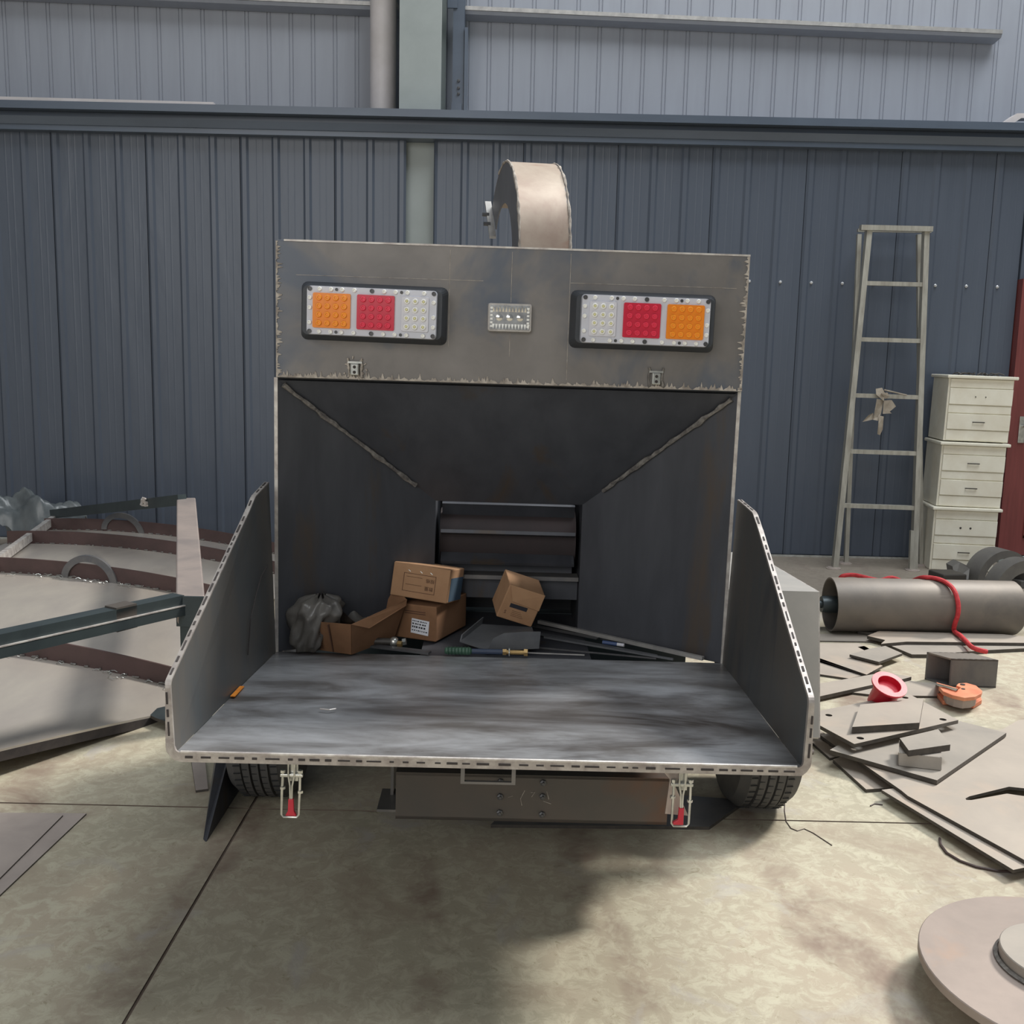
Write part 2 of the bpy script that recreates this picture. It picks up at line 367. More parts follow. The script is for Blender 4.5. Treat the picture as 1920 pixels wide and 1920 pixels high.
# bolted strut right of the column
st = thing('strut_post', 'blue-grey bolted strut with cleat plates right of the pale column', 'strut', (-.46, 7.85, 3.05))
loc_(MB().span((-.50, 7.78, 3.05), (-.42, 7.80, 6)).span((-.425, 7.80, 3.05), (-.418, 7.9, 6)), 'angle_bar', M_trim, st)
loc_(MB().span((-.415, 7.76, 3.05), (-.392, 7.82, 3.72)), 'edge_plate', M_trim, st)
loc_(MB().span((-.505, 7.765, 3.06), (-.43, 7.78, 3.2)), 'cleat', M_trim, st)
loc_(MB().span((-.54, 7.765, 3.85), (-.47, 7.78, 3.98)), 'cleat', M_trim, st)
for zz in (3.27, 3.31, 3.36): loc_(MB().lathe([(.011, 0), (.011, .01), (0, .012)], (-.455, 7.78, zz), (0, -1, 0), 6), 'bolt', M_darkmetal, st)
# purlins on the upper wall
def purlin(a, b, label):
    t = thing('wall_purlin', label, 'purlin', a, 'bright rails on the upper wall')
    d = Vector(b)-Vector(a)
    loc_(MB().prism([Vector(a)+Vector((0, y, z)) for y, z in ((0, -.012), (0, .016), (.14, .022), (.14, -.018))], d), 'top_lip', M_galv, t)
    loc_(MB().prism([Vector(a)+Vector((0, y, z)) for y, z in ((.004, -.014), (.14, -.02), (.14, -.045), (.02, -.035))], d), 'web', M_cladU, t)
purlin(P(872, 15, y=7.85), P(1880, 60, y=7.85), 'long bright wall rail crossing the upper right wall')
purlin(P(330, -10, y=7.85)+Vector((-3.2, 0, .06)), P(745, 9, y=7.85), 'bright wall rail at the top edge left of the column')
# pale strip on the ledge at left
lb = P(0, 180, y=7.27); le = P(400, 194, y=7.27)
tag(MB().prism([Vector((-5.2, 7.30, 3.046)), Vector((-5.2, 7.30, 3.078)), Vector((-5.2, 7.36, 3.078)), Vector((-5.2, 7.36, 3.046))], (5.2+P(400, 194, y=7.3).x, 0, -.012)).build('ledge_strip', M_pvc), 'long pale strip lying on the trim ledge at far left', 'strip')
a = P(1878, 222, y=7.35)
tag(MB().prism([(a.x, 7.32, 3.05), (a.x+.09, 7.32, 3.115), (a.x+.35, 7.32, 3.125), (a.x+.35, 7.32, 3.095), (a.x+.12, 7.32, 3.085), (a.x+.07, 7.32, 3.05)], (0, .1, 0)).build('bent_sheet', M_pvc), 'small bent white sheet on the trim ledge at far right', 'sheet')
# red-brown door
dr = struct(MB().span((3.575, WY-.05, .05), (4.46, WY+.02, 1.985)).build('door_1', M_door, bev=.004))
for n_, a_, b_ in (('jamb', (3.54, WY-.07, 0), (3.575, WY+.03, 2.02)), ('jamb', (4.46, WY-.07, 0), (4.5, WY+.03, 2.02)), ('head', (3.575, WY-.07, 1.985), (4.46, WY+.03, 2.02)), ('sill', (3.54, WY-.1, 0), (4.5, WY+.03, .045))):
    MB().span(a_, b_).build(n_, M_door if n_ != 'sill' else M_column, dr, off=dr.location)
for z0, z1 in ((.18, .78), (1.12, 1.85)):
    for q in ((3.72, z0, 4.3, z0+.02), (3.72, z1-.02, 4.3, z1), (3.72, z0, 3.74, z1), (4.28, z0, 4.3, z1)):
        MB().span((q[0], WY-.062, q[1]), (q[2], WY-.05, q[3])).build('moulding', M_door, dr, off=dr.location)
hp = MB().span((3.615, WY-.06, .87), (3.66, WY-.05, 1.06)).build('handle_plate', M_galv2, dr, off=dr.location, bev=.003)
MB().tube([(3.637, WY-.06, .99), (3.637, WY-.1, .99), (3.74, WY-.1, .985)], .009, 8).build('lever', M_galv2, hp, off=dr.location)

# ================================================================== WOOD CHIPPER
mc = thing('wood_chipper', 'unpainted dark steel wood chipper with open feed tray and tail lamps on its hood', 'machine', MO)
mc.rotation_mode = 'QUATERNION'; mc.rotation_quaternion = RM.to_quaternion()
def part(mb, name, m, par=mc, **k): return mb.build(name, m, par, **k)
XL, XR = -.627, .571; T = .6
# hood box
hood = part(MB().span((-.622, -.03, 1.329), (.571, .16, 1.671)), 'hood', M_hood, bev=.004)
tag(hood, 'scuffed upper hood panel')
def residue(a, b, wn, n, nrm, seed, out=.0015, side=1):
    rnd = random.Random(seed); mb = MB(); a, b = Vector(a), Vector(b); d = b-a; up = Vector(nrm); pr = []
    for i in range(n+1):
        p = a+d*(i/n); h = wn*(.22+.2*math.sin(i*.7+seed)*math.sin(i*.23)+rnd.random()**5*.9); pr.append((p, p+up*h))
    vv = []; ff = []
    for i, (p, q) in enumerate(pr): vv += [p, q, p+Vector((0, -out, 0)), q+Vector((0, -out, 0))]
    for i in range(n):
        o = i*4; ff += [(o+2, o+6, o+7, o+3), (o+1, o+3, o+7, o+5), (o, o+4, o+6, o+2)]
    return mb.add(vv, ff)
part(residue((-.62, -.0305, 1.331), (.57, -.0305, 1.331), .019, 420, (0, 0, 1), 3), 'weld_residue', M_putty)
part(residue((-.62, -.0305, 1.335), (-.62, -.0305, 1.668), .016, 120, (1, 0, 0), 5), 'weld_residue', M_putty)
part(residue((.569, -.0305, 1.335), (.569, -.0305, 1.668), .018, 120, (-1, 0, 0), 6), 'weld_residue', M_putty)
part(MB().span((-.60, -.0312, 1.668), (.57, -.028, 1.6725)), 'bright_edge', M_edge)
for q in ((-.0295, 1.535, -.0285, 1.66), (-.0295, 1.40, -.0285, 1.458), (.118, 1.345, .119, 1.66), (-.185, 1.42, -.184, 1.66), (-.57, 1.586, -.10, 1.587), (.12, 1.588, .54, 1.589)):
    part(MB().span((q[0], -.0306, q[1]), (q[2], -.0298, q[3])), 'scribe_line', M_putty)
# box side plates and funnel
for x, n_ in ((XL, -1), (XR, 1)):
    part(MB().span((x-.004, 0, .58), (x+.004, .55, 1.329)), 'side_plate', M_steel)
    part(MB().span((x-.0045, -.003, .6), (x+.0045, .001, 1.329)), 'plate_edge', M_edge)
OY = .25; OXL, OXR = -.224, .198; OZ = .985
zt = 1.322
part(MB().add([(XL+.004, 0, zt), (XR-.004, 0, zt), (OXR, OY, OZ), (OXL, OY, OZ)], [(0, 1, 2, 3)]).add([(XL+.004, .004, zt+.006), (XR-.004, .004, zt+.006), (OXR, OY+.004, OZ+.006), (OXL, OY+.004, OZ+.006)], [(3, 2, 1, 0)]), 'funnel_top', M_inner)
for x, ox, sg in ((XL+.004, OXL, -1), (XR-.004, OXR, 1)):
    part(MB().prism([(x, 0, T), (x, 0, zt), (ox, OY, OZ), (ox, OY, T)], (sg*.004, .004, 0)), 'funnel_side', M_inner)
    rnd = random.Random(9+sg); path = []
    for i in range(26):
        t = i/25*.82+.03; p = Vector((x, 0, zt)).lerp(Vector((ox, OY, OZ)), t); path.append(p+Vector((-sg*.004, -.006, -.003))+Vector((rnd.uniform(-1, 1), 0, rnd.uniform(-1, 1)))*.0015)
    part(MB().tube(path, .007, 7, rs=[rnd.uniform(.004, .009) for _ in path]), 'weld_seam', M_weld, smooth=True)
# feed opening frame and rollers
part(MB().span((OXL-.02, OY, T-.01), (OXL-.002, OY+.3, 1.0)), 'throat_wall', M_inner)
part(MB().span((OXR+.002, OY, T-.01), (OXR+.02, OY+.3, 1.0)), 'throat_wall', M_inner)
part(MB().span((OXL-.02, OY+.30, .55), (OXR+.02, OY+.31, 1.2)), 'throat_back', M_inner)
part(MB().span((OXL-.02, 0.0, T-.012), (OXR+.02, OY+.3, T-.002)), 'throat_floor', M_inner)
rl = part(MB().lathe([(.085, 0), (.085, OXR-OXL-.02)], (OXL+.01, OY+.14, .86), (1, 0, 0), 24), 'feed_roller', mat('roller_brown', S(58, 49, 50), S(48, 44, 45), 6, .85, 0), smooth=True)
for i in range(8):
    a_ = i*math.pi/4+.28; c_ = Vector(((OXL+OXR)/2, OY+.14+math.sin(a_)*.1, .86+math.cos(a_)*.1))
    b_ = part(MB().box(c_, (OXR-OXL-.03, .010, .05), Matrix.Rotation(-a_, 3, 'X')), 'blade_bar', M_inner, rl)
    if i == 3 or i == 4:
        for q in range(4):
            part(MB().tube([c_+Vector((-.16+q*.1+t_*.012, -.006, .02)) for t_ in range(5)], .004, 6), 'weld_spot', M_weld, b_, smooth=True)
part(MB().span((OXL, OY+.03, .752), (OXR, OY+.09, .764)), 'shear_bar', M_steel)
part(MB().span((OXL, OY+.06, .69), (OXR, OY+.09, .745)), 'bed_plate', M_inner)
# feed tray
FL, FR, FY = -.677, .578, -.714
def trayfloor(u, v):
    x0 = XL+(FL-XL)*v; x1 = XR+(FR-XR)*v; x = x0+(x1-x0)*u
    return (x, FY*v, T+.004*math.sin(u*7+v*5)*v*(1-v)*4*.5)
tf = part(MB().grid(trayfloor, 24, 14, (0, 0, -.004)), 'tray_floor', M_tray, smooth=True)
LW = [(-.629, 0, T), (-.645, -.005, 1.055), (-.65, -.13, 1.035), (-.652, -.19, 1.005), (-.686, -.705, .742), (FL, FY, T)]
RW = [(XR, 0, T), (.583, -.005, 1.045), (.584, -.16, 1.035), (.584, -.225, 1.005), (.58, -.715, .742), (FR, FY, T)]
part(MB().prism(LW, (-.004, 0, 0)), 'tray_side', M_sidew)
part(MB().prism(RW, (.004, 0, 0)), 'tray_side', M_sidew)
# double-skinned rim with stitch-weld slots
def chaikin(p, n=2):
    p = [Vector(q) for q in p]
    r = [p[0]]
    for a_, b_, c_ in zip(p, p[1:], p[2:]):
        d1 = min(.013, (a_-b_).length*.4); d2 = min(.013, (c_-b_).length*.4)
        s0 = b_+(a_-b_).normalized()*d1; s1 = b_+(c_-b_).normalized()*d2
        for k_ in range(5):
            t = k_/4; r.append(s0*(1-t)**2+b_*(2*t*(1-t))+s1*t*t)
    return r+[p[-1]]
rp = [LW[1], LW[2], LW[3], LW[4], (FL, FY-.002, T), (FR, FY-.002, T), RW[4], RW[3], RW[2], RW[1]]
rp = chaikin(rp, 2)
outc = Vector((-.05, 0, 1.0)); rw = .0185
mb = MB(); vv = []; ff = []
nrm = []
for i, p in enumerate(rp):
    t = (rp[min(i+1, len(rp)-1)]-rp[max(i-1, 0)]).normalized()
    # outward direction in the plane facing the camera: perpendicular to t, away from tray centre
    o = Vector((t.z, 0, -t.x)) if abs(t.y) < .97 else Vector((math.copysign(1, p.x), 0, 0))
    if o.length < .25: o = Vector((math.copysign(1, p.x), 0, 0))
    o.normalize()
    tt = Vector((t.x, 0, t.z))
    if p.z > T+.03: o = Vector((math.copysign(1, p.x), 0, 0))
    else:
        tt.normalize(); o = Vector((tt.z, 0, -tt.x))
        if o.dot(Vector((math.copysign(.5, p.x), 0, -.5))) < 0: o = -o
    nrm.append(o)
    fr = Vector((0, -.004, .003)); bk = Vector((0, .006, 0))
    wj = rw*(.62 if p.z > T+.03 else (.9 if abs(t.x) < .9 else 1))*random.uniform(.95, 1.05)
    vv += [p+fr, p+fr+o*wj, p+bk+o*wj, p+bk]
n = len(rp)
for i in range(n-1):
    for k_ in range(4): ff.append((i*4+k_, i*4+(k_+1) % 4, (i+1)*4+(k_+1) % 4, (i+1)*4+k_))
ff += [(0, 1, 2, 3), ((n-1)*4+3, (n-1)*4+2, (n-1)*4+1, (n-1)*4)]
rim = part(mb.add(vv, ff), 'rim', mat('rim_steel', S(186, 180, 174), S(146, 138, 134), 30, .45, .3)); tag(rim, 'bright ground rim with stitch welds')
slot = mesh_only(MB().box((0, 0, 0), (1, 1, 1)), 'slot', M_slot)
rnd = random.Random(2)
for i in range(n-1):
    a_, b_ = rp[i], rp[i+1]; L = (b_-a_).length; t = (b_-a_)/L; s_ = .008
    while s_ < L-.015:
        ln = rnd.uniform(.008, .03); wj = rw*(.62 if min(a_.z, b_.z) > T+.03 else .9)
        o = nrm[i].lerp(nrm[i+1], .5).normalized(); p = a_+t*(s_+ln/2)+o*wj*.52+Vector((0, -.0045, .003))
        z = Vector((0, -1, 0)); z = (z-t*z.dot(t)).normalized(); yv = z.cross(t)
        sl = inst(slot, 'slot', rim, p); sl.rotation_euler = Matrix((t, yv, z)).transposed().to_euler(); sl.scale = (ln, rnd.uniform(.0024, .0046), .0022)
        s_ += ln+rnd.uniform(.008, .02)
# bright inner edge line of the front lip
part(MB().tube([(FL+.012, FY-.004, T+.004), (FR-.012, FY-.004, T+.004)], .003, 6), 'front_lip', M_edge)
# crayon mark and scratch on the tray
a_, b_ = Q(436, 1306, z=T+.006), Q(454, 1287, z=T+.006)
part(MB().bar(a_, b_, .011, .002), 'crayon_mark', M_orange)
part(MB().tube([Q(600, 1329, z=T+.006), Q(618, 1331, z=T+.006), Q(630, 1329, z=T+.006)], .0018, 5), 'scratch', M_edge)
# curved groove on left tray wall
part(MB().tube([Q(502, 1060, x=-.634), Q(490, 1080, x=-.636), Q(479, 1120, x=-.638), Q(470, 1160, x=-.641), Q(465, 1228, x=-.644)], .0015, 5), 'scribed_line', M_slot)

# tail lamps
led = mesh_only(MB().lathe([(.0074, 0), (.0074, .0025), (.0060, .0045), (.0040, .0045), (.0030, .0022), (0, .0022)], (0, 0, 0), (0, -1, 0), 12), 'led', M_led, smooth=True)
def led_of(m, nm): me = led.copy(); me.name = nm; me.materials[0] = m; return me
led_a = led_of(M_amber2, 'led_amber'); led_r = led_of(M_redl2, 'led_red')
chip = mesh_only(MB().lathe([(.0028, 0), (.0024, .0015), (0, .002)], (0, 0, 0), (0, -1, 0), 8), 'chip', M_ledy, smooth=True)
hole = mesh_only(MB().lathe([(.0055, 0), (.0055, .003), (.0042, .003), (.0042, .001), (0, .001)], (0, 0, 0), (0, -1, 0), 12), 'screw', M_darkmetal)
def rbox(x0, x1, z0, z1, y0, y1, r, taper=0):
    pts = []
    for cx, cz, a0 in ((x1-r, z1-r, 0), (x0+r, z1-r, 90), (x0+r, z0+r, 180), (x1-r, z0+r, 270)):
        for k_ in range(5):
            a_ = math.radians(a0+k_*22.5); pts.append((cx+r*math.cos(a_), cz+r*math.sin(a_)))
    cx, cz = (x0+x1)/2, (z0+z1)/2; m_ = len(pts)
    sx = 1-2*taper/(x1-x0); sz = 1-2*taper/(z1-z0)
    vv = [(x, y1, z) for x, z in pts]+[(cx+(x-cx)*sx, y0, cz+(z-cz)*sz) for x, z in pts]
    return MB().add(vv, [tuple(range(m_)), tuple(range(2*m_-1, m_-1, -1))]+[(i, (i+1) % m_, m_+(i+1) % m_, m_+i) for i in range(m_)])
def tail_lamp(cx, cz, flip, ang):
    L, Hh = .322, .120
    t = part(rbox(-.184, .184, -.072, .072, -.05, 0, .016, .012), 'tail_lamp', M_black, smooth=False)
    t.location = (cx, -.0305, cz); t.rotation_euler = (0, ang, 0)
    tag(t, 'lamp with black base and amber, red and clear panels')
    fr = part(rbox(-L/2, L/2, -Hh/2, Hh/2, -.064, -.048, .01, .002), 'lens_cover', M_clear, t)
    y = -.0645
    s_ = -1 if flip else 1
    def pan(c, w_, h_, m, nm): return part(rbox(c-w_/2, c+w_/2, -h_/2+(.000), h_/2, y-.004, y+.003, .004, .001), nm, m, t)
    ca, cr, cw = -.098*s_, .010*s_, .105*s_
    # amber outer, red middle, clear inner
    pa = pan(ca, .094, .086, M_amber, 'amber_panel'); pr_ = pan(cr, .094, .086, M_redl, 'red_panel'); pw = pan(cw+.002*s_, .068, .086, M_white, 'clear_panel')
    for i in range(4):
        for j in range(4):
            inst(led_a, 'led', t, (ca+(i-1.5)*.0205, y-.004, (j-1.5)*.0205)); inst(led_r, 'led', t, (cr+(i-1.5)*.0205, y-.004, (j-1.5)*.0205))
            if i < 3: inst(led, 'led', t, (cw+.002*s_+(i-1)*.0205, y-.004, (j-1.5)*.0205)); inst(chip, 'led_chip', t, (cw+.002*s_+(i-1)*.0205, y-.0072, (j-1.5)*.0205))
    for sx in (-.128, -.1, -.073, -.043, .03, .058, .087, .128):
        for sz in (-1, 1): inst(led, 'led', t, (sx*s_, y+.0005, sz*.0515), scale=(.75, 1, .75))
    for zz in (-.03, .006, .03):
        for sx in (-1, 1): inst(led, 'led', t, (sx*.152, y+.0005, zz*(1 if sx < 0 else -1)), scale=(.75, 1, .75))
    for sx in (-.152, 0, .152):
        for sz in (-.0515, .0515): inst(hole, 'lens_screw', t, (sx, y+.0005, sz))
    for sx in (-.0865, .0725):
        for sz in (-.0515, .0515): inst(hole, 'lens_screw', t, (sx*s_, y+.0005, sz), scale=(.7, .7, .7))
    return t
tail_lamp(-.372, 1.497, False, .012); tail_lamp(.305, 1.4985, True, .006)
# central work lamp
wlamp = part(rbox(-.056, .056, -.036, .036, -.016, 0, .006, .002), 'work_lamp', M_bezel); wlamp.location = (-.031, -.0305, 1.497)
tag(wlamp, 'small clear rectangular lamp')
part(MB().span((-.050, -.0175, -.030), (.050, -.015, .030)), 'reflector', M_chrome, wlamp)
for i in range(3):
    x = -.026+i*.026
    part(MB().lathe([(.009, 0), (.008, .003), (.004, .0045), (0, .005)], (x, -.0175, 0), (0, -1, 0), 14), 'bulb_lens', M_chrome, wlamp, smooth=True)
for i in range(12):
    x = -.044+i*.008
    part(MB().prism([(x, -.0175, .014), (x+.006, -.0175, .014), (x+.003, -.0215, .026)], (0, .0, .002)), 'facet', M_chrome, wlamp)
    part(MB().prism([(x, -.0175, -.016), (x+.006, -.0175, -.016), (x+.003, -.0225, -.028)], (0, 0, -.002)), 'facet', M_led, wlamp)
for s_ in (-1, 1):
    for i in range(6): part(MB().box((s_*.046, -.019, -.022+i*.009), (.006, .004, .005)), 'facet', M_led, wlamp)
# hood catches (lower edge)
def catch(x, messy):
    c_ = part(MB().span((-.011, -.014, -.017), (.011, -.002, .013)), 'catch', M_galv2, bev=.003); c_.location = (x, -.0305, 1.358)
    for zz in (-.009, .004): part(MB().lathe([(.004, 0), (.004, .001), (0, .0012)], (0, -.0142, zz), (0, -1, 0), 10), 'rivet_hole', M_slot, c_)
    part(MB().span((-.018, -.006, .013), (.018, 0, .018)), 'catch_bar', M_galv2, c_)
    rnd = random.Random(int(x*100)); 
    for s_ in (-1, 1):
        pth = [Vector((s_*(.016+rnd.uniform(-.002, .003)), -.003, -.022+i*.008)) for i in range(7)]
        part(MB().tube(pth, .003, 6, rs=[rnd.uniform(.002, .005) for _ in pth]), 'weld_blob', M_putty if messy else M_weld, c_, smooth=True)
for i in range(14):
    a_ = i*.45; rr = random.uniform(.018, .03)
    p_ = Vector((-.42+rr*math.cos(a_), -.0325, 1.358+rr*.9*math.sin(a_)))
    part(MB().tube([p_, p_+Vector((random.uniform(-.008, .008), 0, random.uniform(-.01, .01)))], random.uniform(.0012, .003), 5), 'weld_spatter', M_putty)
catch(-.42, True); catch(.347, False)

# toggle latches hanging from the tray lip
def latch(x, lean):
    t = part(MB().span((-.004, .004, -.06), (.012, .010, .0)), 'toggle_latch', M_galv2); t.location = (x, FY+.03, T-.008)
    tag(t, 'chrome toggle latch with red grip')
    part(MB().span((-.023, -.005, -.049), (.023, .003, -.042)), 'cross_plate', M_galv2, t, bev=.0015)
    ub = part(MB().tube([(-.017, -.002, -.034), (-.018+lean, -.004, -.08), (-.0185+lean, -.005, -.128), (-.0145+lean, -.005, -.1335), (.0125+lean, -.005, -.1335), (.0165+lean, -.005, -.128), (.0175+lean*.5, -.004, -.08), (.0175, -.002, -.034)], .0026, 8), 'u_bolt', M_galv2, t, smooth=True)
    for s_ in (-1, 1):
        part(MB().lathe([(.0055, 0), (.0055, .006)], (s_*.0175, -.002, -.040), (0, 0, 1), 6), 'nut', M_galv2, ub)
        part(MB().lathe([(.0058, 0), (.0058, .005)], (s_*.0178, -.003, -.074-(.008 if s_ > 0 else 0)), (0, 0, 1), 6), 'nut', M_galv2, ub)
        part(MB().tube([(s_*.006, -.004, -.005), (s_*.006, -.006, -.045), (s_*.0022, -.008, -.065), (s_*.0016, -.009, -.095)], .0019, 7), 'lever_rod', M_galv2, t, smooth=True)
    part(MB().prism([(-.0052, -.012, -.092), (.0052, -.012, -.092), (.0062, -.012, -.118), (.0115, -.012, -.1285), (-.0115, -.012, -.1285), (-.0062, -.012, -.118)] if lean <= 0 else [(-.0048, -.012, -.092), (.0058, -.012, -.092), (.0058, -.012, -.1285), (-.0155, -.012, -.1285), (-.015, -.012, -.123), (-.006, -.012, -.117)], (0, .008, 0)), 'red_grip', M_red, t, bev=.0015)
latch(-.452, -.0015); latch(.343, .001)
# flat-bar pull handle under the lip
hb = MB().span((-.111, -.008, -.034), (-.103, 0, .0)).span((-.008, -.008, -.034), (.0, 0, .0)).span((-.103, -.008, -.034), (-.008, 0, -.029))
h_ = part(hb, 'pull_handle', M_steel); h_.location = (0.002, FY+.02, T-.022)
part(MB().prism([(.343-.0, FY+.045, T-.01), (.343-.045, FY+.045, T-.01), (.343-.04, FY+.045, T-.03), (.343-.022, FY+.045, T-.05), (.343-.028, FY+.045, T-.125), (.343+.02, FY+.045, T-.128), (.343-.012, FY+.045, T-.06), (.343+.004, FY+.045, T-.035)], (0, .004, 0)), 'latch_plate', M_tube)
# rear beam under the tray
bm_ = part(MB().span((-.285, -.2, .228), (.408, -.192, .352)).span((-.285, -.2, .345), (.408, -.08, .353)).span((-.285, -.2, .228), (.408, -.08, .236)), 'rear_beam', M_beam)
for (x, z) in ((-.02, .335), (.088, .335), (-.02, .295), (.088, .298), (-.02, .252), (.088, .25)):
    part(MB().lathe([(.0085, 0), (.0085, .006), (.004, .008), (.004, .013), (0, .0135)], (x, -.2, z), (0, -1, 0), 6), 'bolt', M_darkmetal, bm_)
for pth in ([(.0, .293), (.012, .297)], [(.042, .312), (.032, .29), (.036, .272)], [(.058, .307), (.068, .309), (.06, .295)], [(.098, .312), (.104, .29)], [(.09, .285), (.11, .278)]):
    part(MB().tube([(x, -.2008, z) for x, z in pth], .0009, 4), 'chalk_stroke', M_putty, bm_)
part(MB().span((-.338, -.15, .352), (-.285, -.02, .361)), 'frame_flange', M_steel)
part(MB().span((-.338, -.15, .222), (-.285, -.02, .229)), 'frame_flange', M_steel)
part(MB().span((-.312, -.06, .228), (-.304, .9, .352)), 'chassis_rail', M_steel)
part(MB().span((.42, -.06, .228), (.428, .9, .352)), 'chassis_rail', M_steel)
part(MB().span((-.72, .45, .25), (.76, .50, .30)), 'axle', M_frame)
part(MB().span((XL, .0, .36), (XR, .02, .59)).span((XL, .5, .36), (XR, .55, .6)), 'lower_frame', M_frame)
part(MB().span((XL, .55, .36), (XR, 1.5, .6)), 'engine_bed', M_frame)
part(MB().span((XL, .02, .355), (XR, .55, .365)), 'light_block_pan', M_frame)  # unseen pan added to stop sunlight leaking through the chassis
part(MB().span((XL+.05, -.68, .575), (XR-.05, .0, .595)), 'tray_underframe', M_frame)
part(MB().span((-.4, .55, .6), (.35, 1.2, 1.25)), 'drum_housing', M_steel)
# wheels
def wheel(cx, sg):
    R_ = .272; W_ = .185; pr = []
    def gp(x0, x1, n_=4):
        return
    prof = [(.15, -W_/2+.01), (.2, -W_/2-.004), (.245, -W_/2), (R_-.012, -W_/2+.02)]
    for k_ in range(5):
        a0 = -W_/2+.027+k_*.0272
        prof += [(R_-(.004 if k_ in (0, 4) else 0), a0), (R_-(.004 if k_ in (0, 4) else 0), a0+.020)]
        if k_ < 4: prof += [(R_-.011, a0+.0215), (R_-.011, a0+.0257)]
    prof += [(R_-.012, W_/2-.02), (.245, W_/2), (.2, W_/2+.004), (.15, W_/2-.01)]
    wy = 3.145-MO.y
    t = part(MB().lathe(prof, (cx, wy, R_), (1, 0, 0), 60, closed=False), 'wheel', M_tyre, smooth=True); tag(t, 'black treaded tyre')
    part(MB().lathe([(.152, -.07), (.155, -.06), (.14, -.04), (.06, -.03), (.05, -.045), (0, -.045)] if sg < 0 else [(0, .045), (.05, .045), (.06, .03), (.14, .04), (.155, .06), (.152, .07)], (cx, wy, R_), (1, 0, 0), 32), 'wheel_rim', M_darkmetal, t, smooth=True)
    sip = mesh_only(MB().box((0, 0, 0), (1, 1, 1)), 'sipe', M_tyred)
    for i in range(56):
        a_ = i*2*math.pi/56
        for k_ in range(5):
            a0 = -W_/2+.037+k_*.0272; b_ = a_+(k_ % 2)*.05
            o = inst(sip, 'tread_cut', t, (cx+a0, wy+math.cos(b_)*(R_-.0008), R_+math.sin(b_)*(R_-.0008)), (b_, 0, 0), (.020, .003, .0022))
            o.rotation_euler = (b_-math.pi/2+0, 0, .12)
            if math.cos(b_) > .2 or math.sin(b_) > .5: bpy.data.objects.remove(o)
wheel(.80, 1); wheel(-.74, -1)
# right mudguard
FX0, FX1 = .61, .895
mg = [Vector((0, 3.75, .70)), Vector((0, 2.96, .735)), Vector((0, 2.855, .325))]
mgl = [toL(p+Vector((FX1, 0, 0))) for p in mg]
def mguard(x0, x1, nm):
    y_ = [(p.y, p.z) for p in mgl]
    o = part(MB().add([(x, y, z) for x in (x0, x1) for y, z in y_]+[(x, y+.004, z-.005) for x in (x0, x1) for y, z in y_], [(0, 1, 4, 3), (1, 2, 5, 4), (6, 9, 10, 7), (7, 10, 11, 8), (0, 3, 9, 6), (2, 8, 11, 5), (0, 6, 7, 1), (1, 7, 8, 2), (3, 4, 10, 9), (4, 5, 11, 10)]), nm, M_shell if False else mat('mudguard_steel', S(186, 182, 176), S(168, 166, 162), 4, .45, .2, rvar=.06))
    return o
m1 = mguard(FX0, mgl[0].x, 'mudguard')
xo = mgl[0].x
part(MB().prism([(xo, y, z) for y, z in [(p.y, p.z) for p in mgl]+[(mgl[2].y+.02, mgl[2].z), (mgl[1].y+.03, mgl[1].z-.03), (mgl[0].y, mgl[0].z-.03)]], (.004, 0, 0)), 'mudguard_flange', M_edge)
# discharge chute
e = Vector((-.17, .985, 0)).normalized(); wv = Vector((e.y, -e.x, 0)); cb = toL((.070, 3.33, 0)); cb.z = 0
e = RMT @ e; wv = RMT @ wv
Ro, Ri, zc = .36, .225, 1.70; hw = .082
cen = Vector((cb.x, cb.y, zc))+e*Ro
def arcp(R__, a_, s_): return cen-e*(R__*math.cos(a_))+Vector((0, 0, R__*math.sin(a_)))+wv*(s_*hw)
NA = 28; AE = math.radians(136)
outer = lambda u, v: arcp(Ro, u*AE, v*2-1)
inner = lambda u, v: arcp(Ri, u*AE, v*2-1)
ch = part(MB().grid(outer, NA, 1, (0, 0, -.004)), 'chute_back', M_chute, smooth=True)
part(MB().grid(lambda u, v: arcp(Ri, u*.7, v*2-1), 8, 1, (0, 0, .004)), 'chute_belly', M_chuted, smooth=True)
part(MB().grid(lambda u, v: arcp(min(Ro, .175/max(.05, math.sin(.2+u*(AE-.2))))*(1-v)+Ro*v, .2+u*(AE-.2), .94), NA, 1, wv*.004), 'chute_liner', M_chuted, smooth=True)
for s_ in (-1, 1):
    part(MB().grid(lambda u, v: arcp(Ri+(Ro-Ri)*v, u*AE, s_*1.0), NA, 1, wv*(-.004*s_)), 'chute_side', M_chuted, smooth=True)
    rnd = random.Random(31+s_)
    part(MB().tube([arcp(Ro+.001, i/40*AE*.8, s_*1.0) for i in range(41)], .004, 6, rs=[rnd.uniform(.002, .006) for _ in range(41)]), 'chute_weld', M_putty, smooth=True)
q = [arcp(r_, AE, s_) for r_, s_ in ((Ro+.03, -1.3), (Ri-.04, -1.3), (Ri-.04, -1.02), (Ro+.03, -1.02))]
part(MB().prism(q, (arcp(Ro, AE, 0)-arcp(Ro, AE-.03, 0))), 'outlet_flange', M_galv)
for rr in (Ri+.03, Ro-.05): part(MB().tube([arcp(rr, AE, -1.2), arcp(rr, AE, -1.5)], .007, 6), 'flange_bolt', M_darkmetal)
# chute neck under the arc
part(MB().prism([arcp(Ro, 0, -1), arcp(Ro, 0, 1), arcp(Ri, 0, 1), arcp(Ri, 0, -1)], (0, 0, -.5)), 'chute_neck', M_chuted)

